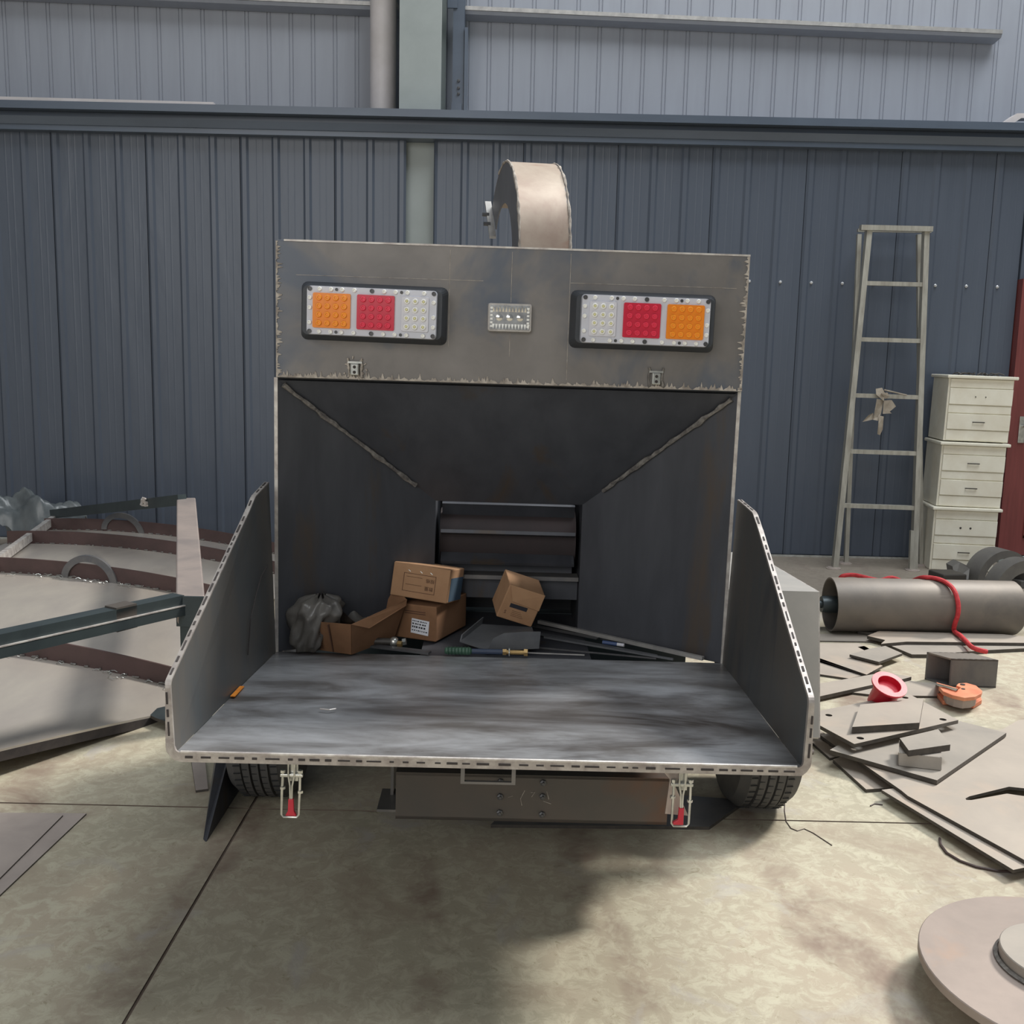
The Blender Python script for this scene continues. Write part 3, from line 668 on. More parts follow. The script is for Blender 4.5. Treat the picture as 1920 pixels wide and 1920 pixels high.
# ================================================================== THINGS IN THE TRAY
def W(l): return RM @ Vector(l)+MO                      # machine-local -> world
TZ = T+.004
def carton(name, label, size, loc_l, rot, m):
    t = thing(name, label, 'box', W(loc_l), rot=rot); sx, sy, sz = size
    MB().span((-sx/2, -sy/2, 0), (sx/2, sy/2, sz)).build('carton_body', m, t, bev=.003)
    return t
def text(par, body, size, loc, rot, m, name='print'):
    cu = bpy.data.curves.new(name, 'FONT'); cu.body = body; cu.size = size; cu.extrude = .0002; cu.align_x = 'CENTER'; cu.align_y = 'CENTER'; cu.resolution_u = 2
    tmp = bpy.data.objects.new(name, cu); COL.objects.link(tmp); bpy.context.view_layer.update()
    dg = bpy.context.evaluated_depsgraph_get(); me = bpy.data.meshes.new_from_object(tmp.evaluated_get(dg)); bpy.data.objects.remove(tmp)
    me.materials.clear(); me.materials.append(m); o = bpy.data.objects.new(name, me); COL.objects.link(o); o.parent = par; o.location = loc; o.rotation_euler = rot; return o
# lower carton
b2 = carton('cardboard_box', 'brown cardboard box with white printed label under another box', (.138, .20, .10), (-.232, .235, TZ), (0, 0, math.radians(-22)), M_board2)
lab = MB().span((-.012, -.1015, .018), (.043, -.1005, .060)).build('paper_label', M_paper, b2)
lab.rotation_euler = (0, .08, 0)
rnd = random.Random(4)
for r_, hh in ((.054, .003), (.046, .004), (.037, .005), (.027, .003)):
    x = -.009
    while x < .036:
        wd = rnd.uniform(.002, .006); MB().span((x, -.1019, r_-hh/2), (min(x+wd, .041), -.1014, r_+hh/2)).build('print', M_inkb, lab); x += wd+rnd.uniform(.0015, .004)
for z_ in (.079, .073): MB().span((-.03, -.1008, z_), (.035, -.1003, z_+.0025)).build('print', M_ink, b2)
text(b2, '规格', .026, (.0632, -.05, .065), (math.radians(90), 0, math.radians(90)), M_ink)
# upper carton
b1 = carton('cardboard_box', 'tan cardboard box with framed print and blue end, on top of a brown box', (.168, .14, .095), (-.245, .205, TZ+.106), (math.radians(-9), math.radians(4.5), math.radians(-14)), M_board)
yf = -.0706
for q in ((-.05, .068, .045, .0692), (-.05, .018, .045, .0192), (-.05, .018, -.0488, .0692), (.0438, .018, .045, .0692)):
    MB().span((q[0], yf-.0004, q[1]), (q[2], yf+.0004, q[3])).build('print', M_ink, b1)
for z_ in (.059, .037): MB().span((-.042, yf-.0004, z_), (.005, yf+.0004, z_+.001)).build('print', M_ink, b1)
text(b1, '规格', .013, (.029, yf, .055), (math.radians(90), math.radians(180), 0), M_ink); text(b1, '数量', .013, (.027, yf, .033), (math.radians(90), math.radians(180), 0), M_ink)
MB().span((.0838, -.055, .004), (.0846, .065, .07)).build('blue_print', M_blue, b1)
for x in (-.035, .0, .03): MB().box((x, yf, .076), (.008, .0008, .0018), Matrix.Rotation(.6, 3, 'Y')).build('staple', M_galv2, b1)
# tilted open carton right
b3 = carton('cardboard_box', 'small cardboard box tipped over with a torn hand slot, resting on the grey scoop', (.108, .11, .104), (.002, .205, TZ+.066), (math.radians(12), math.radians(19), math.radians(12)), M_board)
MB().span((-.030, -.0558, .040), (.022, -.0550, .052)).build('hand_slot', M_inkb, b3)
MB().prism([(-.052, -.056, .105), (.053, -.056, .105), (.053, -.060, .056), (-.030, -.063, .062)], (0, -.002, 0)).build('flap', M_board, b3)
text(b3, 'S', .014, (-.036, -.0555, .022), (math.radians(90), 0, 0), M_ink)
for i in range(4): MB().span((-.018, -.0556, .016+i*.005), (.02-.004*i, -.0551, .0168+i*.005)).build('print', M_ink, b3)
# open carton with bag at left
ob = thing('open_cardboard_box', 'sagging open cardboard box with one flap raised, left in the feed tray', 'box', W((-.442, .085, TZ)), rot=(0, 0, math.radians(-26)))
def wall4(pts, m, nm='carton_side', th=(.002, .002, 0)): return MB().prism(pts, th).build(nm, m, ob)
B = [(-.055, -.10, 0), (.065, -.09, 0), (.075, .10, 0), (-.06, .10, 0)]; Tp = [(-.085, -.135, .085), (.085, -.12, .092), (.105, .12, .112), (-.09, .12, .092)]
for i in range(4):
    j = (i+1) % 4; wall4([B[i], B[j], Tp[j], Tp[i]], M_board2)
MB().prism(B, (0, 0, .003)).build('carton_bottom', M_board2, ob)
MB().prism([Tp[2], Tp[3], (-.07, .155, .155), (.02, .15, .165)], (0, .002, 0)).build('flap', M_board2, ob)
MB().prism([Tp[1], Tp[2], (.115, .10, .10), (.10, -.06, .07)], (.002, 0, 0)).build('flap', M_board2, ob)
for i in range(9): MB().bar((-.062-.002*i*.8, -.1235+.009*0-.0035*i+.018, .012+.007*i), (-.012, -.119-.0025*i+.012, .010+.007*i), .0012, .0012).build('crease', M_ink, ob)
MB().bar((.012, -.0965, .002), (.02, -.131, .086), .003, .004).build('crease', M_ink, ob)
# bag draped over the box's left corner
bagp = W((-.556, .022, TZ))
rb = random.Random(12)
def bagf(u, v):
    a_ = u*2*math.pi; prof_ = [(.034, 0), (.050, .02), (.055, .05), (.062, .08), (.070, .105), (.054, .132), (.012, .142)]
    i = min(int(v*6), 5); f_ = v*6-i; r_ = prof_[i][0]*(1-f_)+prof_[i+1][0]*f_; h_ = prof_[i][1]*(1-f_)+prof_[i+1][1]*f_
    r_ *= 1+.16*math.sin(a_*5+v*6)+.10*math.sin(a_*11-v*9)+.07*abs(math.sin(a_*8+v*14))
    return (bagp.x+math.cos(a_)*r_*.95+.01+(v*.03), bagp.y+math.sin(a_)*r_*1.0+.02*v, bagp.z+h_+.006*math.sin(a_*7+v*5)*v)
tag(MB().grid(bagf, 48, 24).build('plastic_bag', M_bag, smooth='all'), 'crumpled grey plastic bag hanging over the left corner of the open box', 'bag')
def liner(u, v):
    p = W((-.50+.10*u, .06+.10*v, TZ+.088+.012*math.sin(u*6+v*8)+.012*math.cos(v*9)-.03*u)); return p
tag(MB().grid(liner, 18, 14).build('plastic_liner', M_bag, smooth='all'), 'wrinkled grey plastic lining inside the open box', 'plastic sheet')
# scoop
scl = W((-.02, .06, TZ))
sc = thing('dustpan', 'grey metal scoop lying beneath the tipped cardboard box', 'scoop', scl, rot=(0, 0, math.radians(3)))
pp = lambda a: [Vector(x) for x in a]
MB().prism(pp([(-.12, .01, .018), (-.045, -.035, .006), (.095, -.02, .01), (.085, .10, .035), (-.06, .11, .04)]), (0, 0, .003)).build('scoop_floor', M_scoop, sc)
MB().prism(pp([(-.045, -.037, .006), (.097, -.022, .01), (.1, -.024, .058), (.06, -.028, .059), (-.0, -.034, .056), (-.03, -.037, .042)]), (0, .003, 0)).build('scoop_side', M_scoop, sc)
MB().prism(pp([(-.12, .01, .018), (-.06, .11, .04), (-.055, .115, .062), (-.115, .02, .036)]), (.003, 0, 0)).build('scoop_side', M_scoop, sc)
# green handled rod with brass hex end
gh = thing('valve_rod', 'green spring-handled rod with a brass bolt end', 'tool', W((-.1, -.01, TZ)))
gp = lambda x, dz=.011: W((x, .0, TZ+dz))-gh.location
mb = MB().tube([gp(-.178), gp(-.175), gp(-.11), gp(-.105)], .010, 12, rs=[.006, .0095, .0105, .006])
mb.build('grip', M_green, gh, smooth=True)
for i in range(7): MB().lathe([(.0105, -.0018), (.0125, 0), (.0105, .0018)], gp(-.168+i*.009), (1, 0, 0), 14).build('grip_ring', M_green, gh, smooth=True)
MB().tube([gp(-.105), gp(-.02)], .0075, 10).build('rod', M_navy, gh, smooth=True)
MB().tube([gp(-.03), gp(.035)], .0065, 10).build('bolt_shank', M_brass, gh, smooth=True)
MB().lathe([(.0105, 0), (.0105, .010)], gp(.035), (1, 0, 0), 6).build('bolt_head', M_brass, gh)
MB().lathe([(.0115, 0), (.0115, .003)], gp(-.006), (1, 0, 0), 16).build('washer', M_galv2, gh)
MB().lathe([(.009, 0), (.009, .01)], gp(-.022), (1, 0, 0), 6).build('nut', M_brass, gh)
# ball fitting left
bf = thing('pipe_fitting', 'chrome pipe fitting with hex nuts behind the open box', 'fitting', W((-.315, .065, TZ)))
bq = lambda dx, dy=0, dz=.013: W((-.315+dx, .065+dy, TZ+dz))-bf.location
MB().tube([bq(-.06), bq(-.012)], .010, 12).build('sleeve', M_handle, bf, smooth=True)
MB().lathe([(.009, -.012), (.0135, -.006), (.0135, .004), (.009, .010)], bq(-.004), (1, .0, 0), 16).build('collar', M_galv2, bf, smooth=True)
MB().lathe([(.009, 0), (.009, .012)], bq(.006, -.008, .010), (.9, -.2, 0), 6).build('hex_nut', M_brass, bf)
MB().lathe([(.010, 0), (.010, .010)], bq(.018, .002, .012), (1, 0, .2), 6).build('hex_nut', M_galv2, bf)
# flat bars and rods on the tray
def rodthing(nm, label, cat, p0, p1, wd, ht, m, dz=0):
    a_, b_ = Vector(p0), Vector(p1); a_.z += ht/2+dz; b_.z += ht/2+dz
    return tag(MB().bar(W(a_), W(b_), wd, ht).build(nm, m), label, cat)
def tq(px, py, z=TZ): return Q(px, py, z=z)
rodthing('flat_bar', 'dark flat bar in front of the pipe fitting', 'bar', tq(690, 1212), tq(806, 1226), .022, .006, M_darkmetal)
rodthing('thin_rod', 'thin pale rod in front of the green-handled tool', 'rod', tq(838, 1219), tq(1096, 1229), .003, .003, M_galv)
rodthing('thin_rod', 'thin dark rod reaching right from the brass bolt', 'rod', tq(985, 1213), tq(1230, 1236), .004, .004, M_darkmetal, .000)
rodthing('angle_bar', 'bright angle bar running to the right front corner of the funnel', 'bar', tq(1010, 1172), tq(1318, 1242), .012, .010, M_galv, .006)
rodthing('flat_strip', 'wide dark strip behind the bright angle bar', 'strip', tq(1120, 1178), tq(1300, 1222), .030, .004, M_steel, .0)
rodthing('flat_strip', 'dull grey strip beneath the blue marker', 'strip', tq(990, 1185), tq(1230, 1231), .020, .003, M_scoop)
rodthing('thin_rod', 'dark rod lying nearest the front of the right-hand bars', 'rod', tq(1020, 1200), tq(1262, 1242), .006, .005, M_scoop, .006)
rodthing('flat_strip', 'short grey strip between the scoop and the bright angle bar', 'strip', tq(1000, 1176), tq(1120, 1200), .016, .003, M_darkmetal, .003)
mk = thing('marker_pen', 'small blue and white marker lying on the grey strip', 'marker', W(tq(1148, 1213)))
a_, b_ = W(tq(1130, 1209)+Vector((0, 0, .008))), W(tq(1170, 1215)+Vector((0, 0, .008)))
MB().tube([a_-mk.location, a_.lerp(b_, .68)-mk.location], .0055, 10).build('barrel', M_navy if False else mat('marker_blue', S(70, 88, 128), None, rough=.4), mk, smooth=True)
MB().tube([a_.lerp(b_, .68)-mk.location, b_-mk.location], .005, 10).build('cap', M_white, mk, smooth=True)

# ================================================================== LEFT SIDE: ROLLED SHELL
def zsh(x): return -5.797+.0+math.sqrt(max(0, 36-(x+2.8)**2))
xl, xr = -3.08, -1.325
def yfront(x): return max(2.3, 3.70+(x+1.34)*1.72)
def ff_(u, v):
    x = xl+(xr-xl)*u; y0 = yfront(x); return (x, y0+(6.75-y0)*v, zsh(x)+.012)
sh = thing('rolled_shell', 'large curved bright steel sheet with brown ribs, left of the chipper', 'steel shell', (-2.2, 4.8, 0))
loc_(MB().grid(ff_, 30, 10, (0, 0, -.008)), 'shell_sheet', M_shell, sh, smooth=True)
def hp_(u, v): 
    x = xl+(xr-xl)*u; y0 = yfront(x); return (x, y0+.004*v, zsh(x)+.004-.035*v)
loc_(MB().grid(hp_, 30, 1, (0, .006, 0)), 'front_flange', M_slot, sh)  # flange coloured near black as the shadow gap under the sheet
for (yr, hr) in ((4.02, .085), (5.30, .085), (6.12, .082), (6.62, .08)):
    x0_, x1_ = xl+.02, (xr if yr > 4 else -1.36)
    loc_(MB().grid(lambda u, v: (x0_+(x1_-x0_)*u, yr, zsh(x0_+(x1_-x0_)*u)+.008+hr*v), 30, 1, (0, .010, 0)), 'rib', M_rib, sh)
    rnd = random.Random(int(yr*10)); 
    mb = MB()
    for i in range(34):
        x = x0_+(x1_-x0_)*(i/34)+rnd.uniform(0, .02); z = zsh(x)+.014
        mb.tube([(x, yr-.004, z), (x+rnd.uniform(.01, .03), yr-.005, z+rnd.uniform(-.003, .004))], rnd.uniform(.003, .006), 5)
    loc_(mb, 'stitch_weld', M_weld, sh)['kind'] = 'stuff'
    if yr < 5.6:
        mb = MB()
        for i in range(60):
            x = rnd.uniform(x0_+.1, x1_-.05); y = yr-rnd.uniform(.0, .07); z = zsh(x)+.014
            r_ = rnd.uniform(.006, .03); a0 = rnd.uniform(0, 6)
            mb.tube([(x+r_*math.cos(a0+t_*.6), y+r_*.6*math.sin(a0+t_*.6), z+.002+abs(math.sin(t_))*r_*.35) for t_ in range(5)], .0016, 4)
        loc_(mb, 'metal_swarf', M_galv2, sh)['kind'] = 'stuff'
# left edge bar
loc_(MB().bar((xl+.02, 6.75, zsh(xl)+.06), (-2.72, 5.2, zsh(-2.75)+.05), .03, .05), 'edge_bar', M_edge, sh)
# half-ring lifting lugs standing on two ribs
def lug(pa, pb, yr):
    c_ = (pa+pb)/2; R_ = (pb-pa).length/2; mb = MB()
    f = lambda u, v: (c_.x-(R_-.035*v)*math.cos(math.pi*u), yr, c_.z+(R_-.035*v)*math.sin(math.pi*u)*1.0+(pb.z-pa.z)*(u-.5))
    loc_(mb.grid(f, 24, 1, (0, .02, 0)), 'lifting_lug', M_steel, sh)
lug(P(117, 1084, y=5.3), P(221, 1100, y=5.3), 5.285); lug(P(192, 992, y=6.62), P(272, 1012, y=6.62), 6.61)
# drawbar frame over the shell
fr = thing('drawbar_frame', 'dark A-frame drawbar with pale box tube standing over the curved sheet', 'frame', (-1.3, 3.7, 0))
nb = P(357, 1118, y=3.65); fb = P(349, 935, y=5.65)
loc_(MB().bar(nb+Vector((0, 0, -.055)), fb+Vector((0, 0, -.05)), .1, .11), 'box_tube', M_tube, fr, bev=.006)
loc_(MB().box(nb+Vector((0, -.006, -.055)), (.1, .012, .112)), 'end_plate', M_frame, fr)
loc_(MB().box((nb.x, nb.y+.03, (nb.z-.11)/2+.02), (.085, .05, nb.z-.11)), 'support_leg', M_frame, fr)
loc_(MB().box((nb.x, nb.y+.03, .01), (.16, .14, .02)), 'foot_plate', M_frame, fr)
n0 = P(335, 1132, y=3.66); f0_ = P(0, 1206, y=3.06); d_ = (f0_-n0)
f1 = n0+d_*1.8
loc_(MB().bar(n0+Vector((0, 0, .018)), f1+Vector((0, 0, .018)), .06, .036), 'brace_upper', M_frame, fr)
loc_(MB().bar(n0+Vector((.0, .0, -.02)), f1+Vector((.0, .0, -.02)), .075, .036), 'brace_lower', M_frame, fr)
loc_(MB().bar(n0+Vector((0, 0, -.001)), f1+Vector((0, 0, -.001)), .078, .004), 'brace_edge', M_edge, fr)
loc_(MB().box((f1.x, f1.y, f1.z/2-.02), (.06, .06, f1.z-.02)), 'support_leg', M_frame, fr)
c_ = n0.lerp(f0_, .36); loc_(MB().box(c_+Vector((0, -.0, -.0)), (.06, .084, .085), Matrix.Rotation(math.atan2(d_.x, d_.y)*-1, 3, 'Z')), 'weld_patch', M_beam, fr)
loc_(MB().bar(P(342, 937, y=5.6), Vector((-3.1, 6.85, .28)), .05, .06), 'far_brace', M_frame, fr)
c_ = P(342, 937, y=5.6).lerp(Vector((-3.1, 6.85, .28)), .22)
rnd = random.Random(8)
mb = MB()
for i in range(7): mb.tube([c_+Vector((rnd.uniform(-.04, .04), -.03, rnd.uniform(-.02, .04))), c_+Vector((rnd.uniform(-.04, .04), -.04, rnd.uniform(-.02, .04)))], .008, 5)
loc_(mb, 'weld_cluster', M_edge, fr)
# film behind the shell
pf = P(45, 1005, y=6.95)
def film(u, v):
    x = -3.55+.62*u+.02*math.sin(v*7); y = 6.85+.25*v+.03*math.sin(u*9); h_ = .36*math.sin(math.pi*min(1, .12+.8*v))*(.75+.25*math.sin(u*3+.6))
    return (x, y, max(.004, h_+.03*math.sin(u*13+v*6)+.022*math.cos(u*9-v*17)+.018*abs(math.sin(u*23+v*19))+.02))
tag(MB().grid(film, 44, 34).build('plastic_film', M_film, smooth='all'), 'crumpled grey plastic film heaped at the far left behind the curved sheet', 'plastic film')
# folded dark sheet standing by the left wheel
ds = thing('folded_sheet', 'dark folded steel sheet standing on edge under the left of the tray', 'sheet', (-.87, 3.1, 0))
loc_(MB().prism([(-.858, 2.776, 0), (-.858, 3.55, 0), (-.858, 3.55, .5), (-.858, 3.32, .5), (-.858, 3.02, .16)], (-.004, 0, 0)), 'sheet_face', M_inner, ds)
loc_(MB().prism([(-.862, 2.776, 0), (-.862, 3.02, .16), (-.862, 3.32, .5), (-.92, 3.40, .5), (-.915, 3.08, .16), (-.872, 2.79, 0)], (0, .003, -.001)), 'fold_flange', M_inner, ds)

# ================================================================== PLATES
def plate(pix, z, th, m, label, name='steel_plate', holes=(), cat='plate', grp=None, tilt=None):
    pts = [P(x, y, z=z) for x, y in pix]
    if not holes:
        o = MB().prism(pts, (0, 0, -th)).build(name, m)
    else:
        cu = bpy.data.curves.new(name, 'CURVE'); cu.dimensions = '2D'; cu.fill_mode = 'BOTH'; cu.extrude = th/2; cu.resolution_u = 1
        cx = sum(p.x for p in pts)/len(pts); cy = sum(p.y for p in pts)/len(pts)
        def spl(q):
            s_ = cu.splines.new('POLY'); s_.points.add(len(q)-1); s_.use_cyclic_u = True
            for i, p in enumerate(q): s_.points[i].co = (p[0]-cx, p[1]-cy, 0, 1)
        spl([(p.x, p.y) for p in pts])
        for h in holes:
            if len(h) == 3:
                c = P(h[0], h[1], z=z); spl([(c.x+h[2]*math.cos(k*math.pi/8), c.y+h[2]*math.sin(k*math.pi/8)) for k in range(16)])
            else: spl([tuple(P(a, b, z=z))[:2] for a, b in h])
        tmp = bpy.data.objects.new(name, cu); COL.objects.link(tmp); bpy.context.view_layer.update()
        me = bpy.data.meshes.new_from_object(tmp.evaluated_get(bpy.context.evaluated_depsgraph_get())); bpy.data.objects.remove(tmp)
        me.materials.clear(); me.materials.append(m); o = bpy.data.objects.new(name, me); COL.objects.link(o); o.location = (cx, cy, z-th/2)
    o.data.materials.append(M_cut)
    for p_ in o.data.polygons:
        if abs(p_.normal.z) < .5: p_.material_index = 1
    return tag(o, label, cat, grp or 'cut steel plates on the floor right of the chipper')
plate([(1440, 1188), (1640, 1189), (1640, 1203), (1440, 1200)], .006, .006, M_plate, 'yellowish flat plate on the floor in front of the left end of the drum')
plate([(1608, 1184), (1650, 1186), (1640, 1190)], .018, .012, M_plateg, 'tiny sliver of plate just below the drum')
plate([(1664, 1208), (1760, 1203), (1925, 1203), (1990, 1212), (1850, 1219), (1745, 1227), (1710, 1227)], .018, .018, M_plateg, 'grey plate running behind the square tube offcut')
plate([(1648, 1183), (1880, 1189), (1985, 1200), (1985, 1206), (1700, 1203), (1652, 1207), (1660, 1200), (1626, 1192)], .034, .016, M_plate, 'long irregular plate lying just in front of the drum')
plate([(1440, 1225), (1530, 1230), (1620, 1266), (1592, 1272), (1440, 1250)], .010, .010, M_plate, 'flat plate with its edge hidden behind the mudguard, lowest of that pair')
plate([(1440, 1206), (1610, 1206), (1632, 1217), (1594, 1228), (1655, 1248), (1625, 1265), (1440, 1200)], .022, .012, M_plate, 'wide pale plate beyond the red flanged bush, with a notch on its right', holes=[[(1608, 1213), (1621, 1211), (1631, 1217), (1622, 1220)]])
plate([(1593, 1227), (1632, 1216), (1660, 1211), (1692, 1225), (1648, 1241)], .040, .012, M_plateg, 'small squarish plate tilted between the drum and the red bush')
plate([(1597, 1298), (1640, 1286), (1705, 1276), (1765, 1288), (1757, 1305), (1690, 1304), (1632, 1302)], .010, .010, M_plate, 'flat plate beneath the red flanged bush')
plate([(1440, 1298), (1592, 1272), (1660, 1260), (1709, 1269), (1690, 1274), (1640, 1283), (1440, 1327)], .026, .016, M_plate, 'long pointed strip of plate passing behind the red flanged bush')
plate([(1480, 1366), (1537, 1368), (1600, 1414), (1556, 1421), (1524, 1393), (1480, 1393)], .010, .010, M_plate, 'stepped offcut plate next to the tray corner')
plate([(1538, 1378), (1560, 1373), (1596, 1402), (1568, 1400)], .024, .012, M_plateg, 'narrow grey offcut poking out under the plate with bolt holes')
plate([(1562, 1424), (1590, 1413), (1612, 1425), (1680, 1477), (1655, 1478), (1624, 1480)], .012, .012, M_plate, 'rough-edged brownish strip in front of the stepped offcut')
plate([(1653, 1481), (1676, 1478), (1800, 1498), (2040, 1560), (2040, 1602), (1900, 1631)], .034, .010, M_plate, 'long pale sheet whose pointed corner lies nearest the round flange')
plate([(1608, 1425), (1690, 1412), (1868, 1374), (1910, 1350), (1960, 1346), (2060, 1500), (2060, 1690), (1920, 1612), (1702, 1492), (1690, 1482)], .046, .010, M_plate, 'largest pale sheet, with a keyhole slot cut in it',
      holes=[[(1810, 1497), (1818, 1493), (1892, 1475), (1920, 1478), (1950, 1484), (1945, 1496), (1908, 1491), (1888, 1488), (1822, 1500), (1812, 1500)]])
plate([(1556, 1406), (1582, 1391), (1684, 1378), (1800, 1352), (1887, 1374), (1757, 1463)], .064, .014, M_plateg, 'broad grey plate with a pointed front corner, under the thick blocks')
plate([(1500, 1340), (1640, 1312), (1706, 1302), (1797, 1350), (1602, 1395)], .100, .014, M_plate, 'plate with round bolt holes, supporting a thicker plate', holes=[(1554, 1341, .013), (1613, 1384, .013), (1768, 1349, .013), (1697, 1308, .013)])
plate([(1613, 1321), (1732, 1309), (1724, 1355), (1598, 1363)], .126, .024, M_plate, 'thick four-sided plate lying on the plate with bolt holes')
plate([(1687, 1384), (1759, 1367), (1782, 1396), (1704, 1407)], .132, .022, M_plateg, 'thick small block of plate, topmost at the front of the pile')
rb_ = thing('bent_plate', 'short bent plate wedged under the thick small block', 'plate', P(1725, 1425, z=.066), 'cut steel plates on the floor right of the chipper')
pa, pb, pc_, pd = P(1686, 1388, z=.108), P(1686, 1412, z=.108), P(1766, 1421, z=.108), P(1762, 1392, z=.108)
loc_(MB().prism([pa, pb, pc_, pd], (0, 0, -.008)), 'top_face', M_plateg, rb_)
loc_(MB().prism([pb, pc_, pc_+Vector((.0, -.005, -.042)), pb+Vector((0, -.005, -.042))], (0, .008, 0)), 'bent_lip', M_plateg, rb_)
tag(MB().tube([P(1500, 1403, z=.008), P(1515, 1404, z=.008), P(1523, 1406, z=.008), P(1524, 1410, z=.008), P(1516, 1411, z=.008), P(1500, 1408, z=.008)], .006, 7).build('bent_pin', M_plateb, smooth=True), 'small bent steel pin at the right corner of the tray', 'pin')
plate([(-80, 1523), (162, 1525), (0, 1678), (-80, 1755)], .005, .005, M_plateb, 'lower brown sheet showing as a strip at the left floor edge', grp='sheets on the floor at left')
plate([(-80, 1525), (118, 1528), (0, 1646), (-80, 1722)], .010, .005, M_plateb, 'upper grey-brown sheet at the left floor edge', grp='sheets on the floor at left')
plate([(355, 1400), (382, 1402), (390, 1479), (367, 1482)], .008, .008, M_plateb, 'narrow rusty offcut beside the folded dark sheet', grp='sheets on the floor at left')
plate([(268, 1334), (345, 1316), (345, 1364), (292, 1346)], .036, .012, M_frame, 'dark flange plate at the right tip of the curved sheet', grp='sheets on the floor at left')
up_ = plate([(920, 1546), (1330, 1550), (1400, 1500), (1000, 1470)], .010, .010, M_steel, 'dull steel plate on the floor under the chipper'); del up_['group']

# wires on the floor
def wire(pix, r, label, z=None):
    return tag(MB().tube([P(x, y, z=r) for x, y in pix], r, 6).build('wire', M_wire, smooth=True), label, 'wire')
wire([(1762, 1572), (1764, 1584), (1775, 1599), (1800, 1614), (1830, 1625), (1870, 1633), (1900, 1634), (1935, 1629), (1970, 1615)], .004, 'dark thin strap curving out under the pale sheet corner')
wire([(1472, 1500), (1471, 1520), (1474, 1540), (1483, 1553), (1495, 1558), (1508, 1554), (1525, 1562), (1560, 1585)], .0014, 'fine curly wire on the floor beside the right tyre')
wire([(1632, 1511), (1640, 1507), (1655, 1509)], .0022, 'short twisted wire scrap on the floor in front of the plates')

# ================================================================== RIGHT SIDE THINGS
# drum
dl = P(1557, 1130, y=5.5); DR = .143; DY0 = 5.29; DZ = DR+.002
drm = thing('steel_drum', 'grey-brown steel roller drum lying on the floor with red rope over it', 'drum', (2.2, DY0, 0))
x0_, x1_ = P(1556, 1130, y=DY0).x, P(1898, 1135, y=DY0).x+.02
ax0 = Vector((x0_, DY0, DZ)); axd = Vector((1, .012, 0)).normalized(); Ld = x1_-x0_
loc_(MB().lathe([(DR-.008, .25), (DR-.008, 0), (DR, 0), (DR, Ld-.015), (DR-.012, Ld), (.05, Ld)], ax0, axd, 48), 'shell', M_drum, drm, smooth=True)
loc_(MB().lathe([(DR-.009, .02), (.03, .02)], ax0+axd*.09, axd, 32, cap=False), 'end_plate', M_drumd, drm)
loc_(MB().lathe([(.042, 0), (.045, .02), (.045, .13)], ax0-axd*.045, axd, 20), 'hub', M_frame, drm, smooth=True)
loc_(MB().lathe([(.02, 0), (.02, .14)], ax0-axd*.09, axd, 16), 'shaft', M_frame, drm, smooth=True)
loc_(MB().lathe([(.03, 0), (.03, .12)], ax0+axd*(Ld), axd, 16), 'shaft', M_darkmetal, drm, smooth=True)
def onb(t, ang, off=.011): return ax0+axd*t+Vector((0, -math.cos(ang), math.sin(ang)))*(DR+off)
def tx(px): return P(px, 1090, y=DY0).x-x0_
def onp(px, ang, off=.011):
    yy = DY0-math.cos(ang)*(DR+off); return Vector((P(px, 1130, y=yy).x, yy, DZ+math.sin(ang)*(DR+off)))
rpth = [P(1573, 1088, y=5.85), P(1580, 1080, y=5.8), P(1600, 1078, y=5.8), P(1625, 1083, y=5.75), P(1650, 1088, y=5.75), P(1672, 1083, y=5.75), P(1700, 1092, y=5.75)]
rpth += [onp(1722, 2.0), onp(1745, 1.6), onp(1768, 1.25), onp(1786, .85), onp(1796, .4), onp(1798, 0), onp(1794, -.35), onp(1794, -.62, .02), P(1801, 1192, z=.052), P(1812, 1203, z=.045), P(1825, 1215, z=.045), P(1850, 1222, z=.03)]
def smooth_path(p, k=4):
    out = []; n_ = len(p)
    for i in range(n_-1):
        a_, b_, c_, d_ = p[max(i-1, 0)], p[i], p[i+1], p[min(i+2, n_-1)]
        for j in range(k):
            t = j/k; out.append(.5*((2*b_)+(-a_+c_)*t+(2*a_-5*b_+4*c_-d_)*t*t+(-a_+3*b_-3*c_+d_)*t**3))
    return out+[p[-1]]
tag(MB().tube(smooth_path([Vector(q) for q in rpth]), .012, 9).build('red_rope', M_rope, smooth=True), 'thick red rope draped over the steel drum', 'rope')
# square tube offcut
so = thing('square_tube_offcut', 'grey square tube offcut standing open end left, behind the orange casting', 'tube', (1.957, 4.383, 0))
f0 = P(1781, 1288, z=0); f1_ = P(1867, 1290, z=0); b0 = P(1741, 1276, z=0); dx = f1_-f0; dy = (b0-f0)
dy = Vector((dy.x, dy.y, 0)); dy = dy.normalized()*.125; Hs = .128; th_ = .007
up = Vector((0, 0, 1))
for a_, b_, c_ in ((f0, dx, dy.normalized()*th_), (f0+dy, dx, -dy.normalized()*th_)):
    loc_(MB().prism([a_, a_+b_, a_+b_+up*Hs, a_+up*Hs], c_), 'wall', M_steel if c_.dot(dy) > 0 else M_steel, so)
loc_(MB().prism([f0+up*Hs, f0+dx+up*Hs, f0+dx+dy+up*Hs, f0+dy+up*Hs], (0, 0, -th_)), 'top_wall', M_drum, so)
loc_(MB().prism([f0, f0+dx, f0+dx+dy, f0+dy], (0, 0, th_)), 'bottom_wall', M_steel, so)
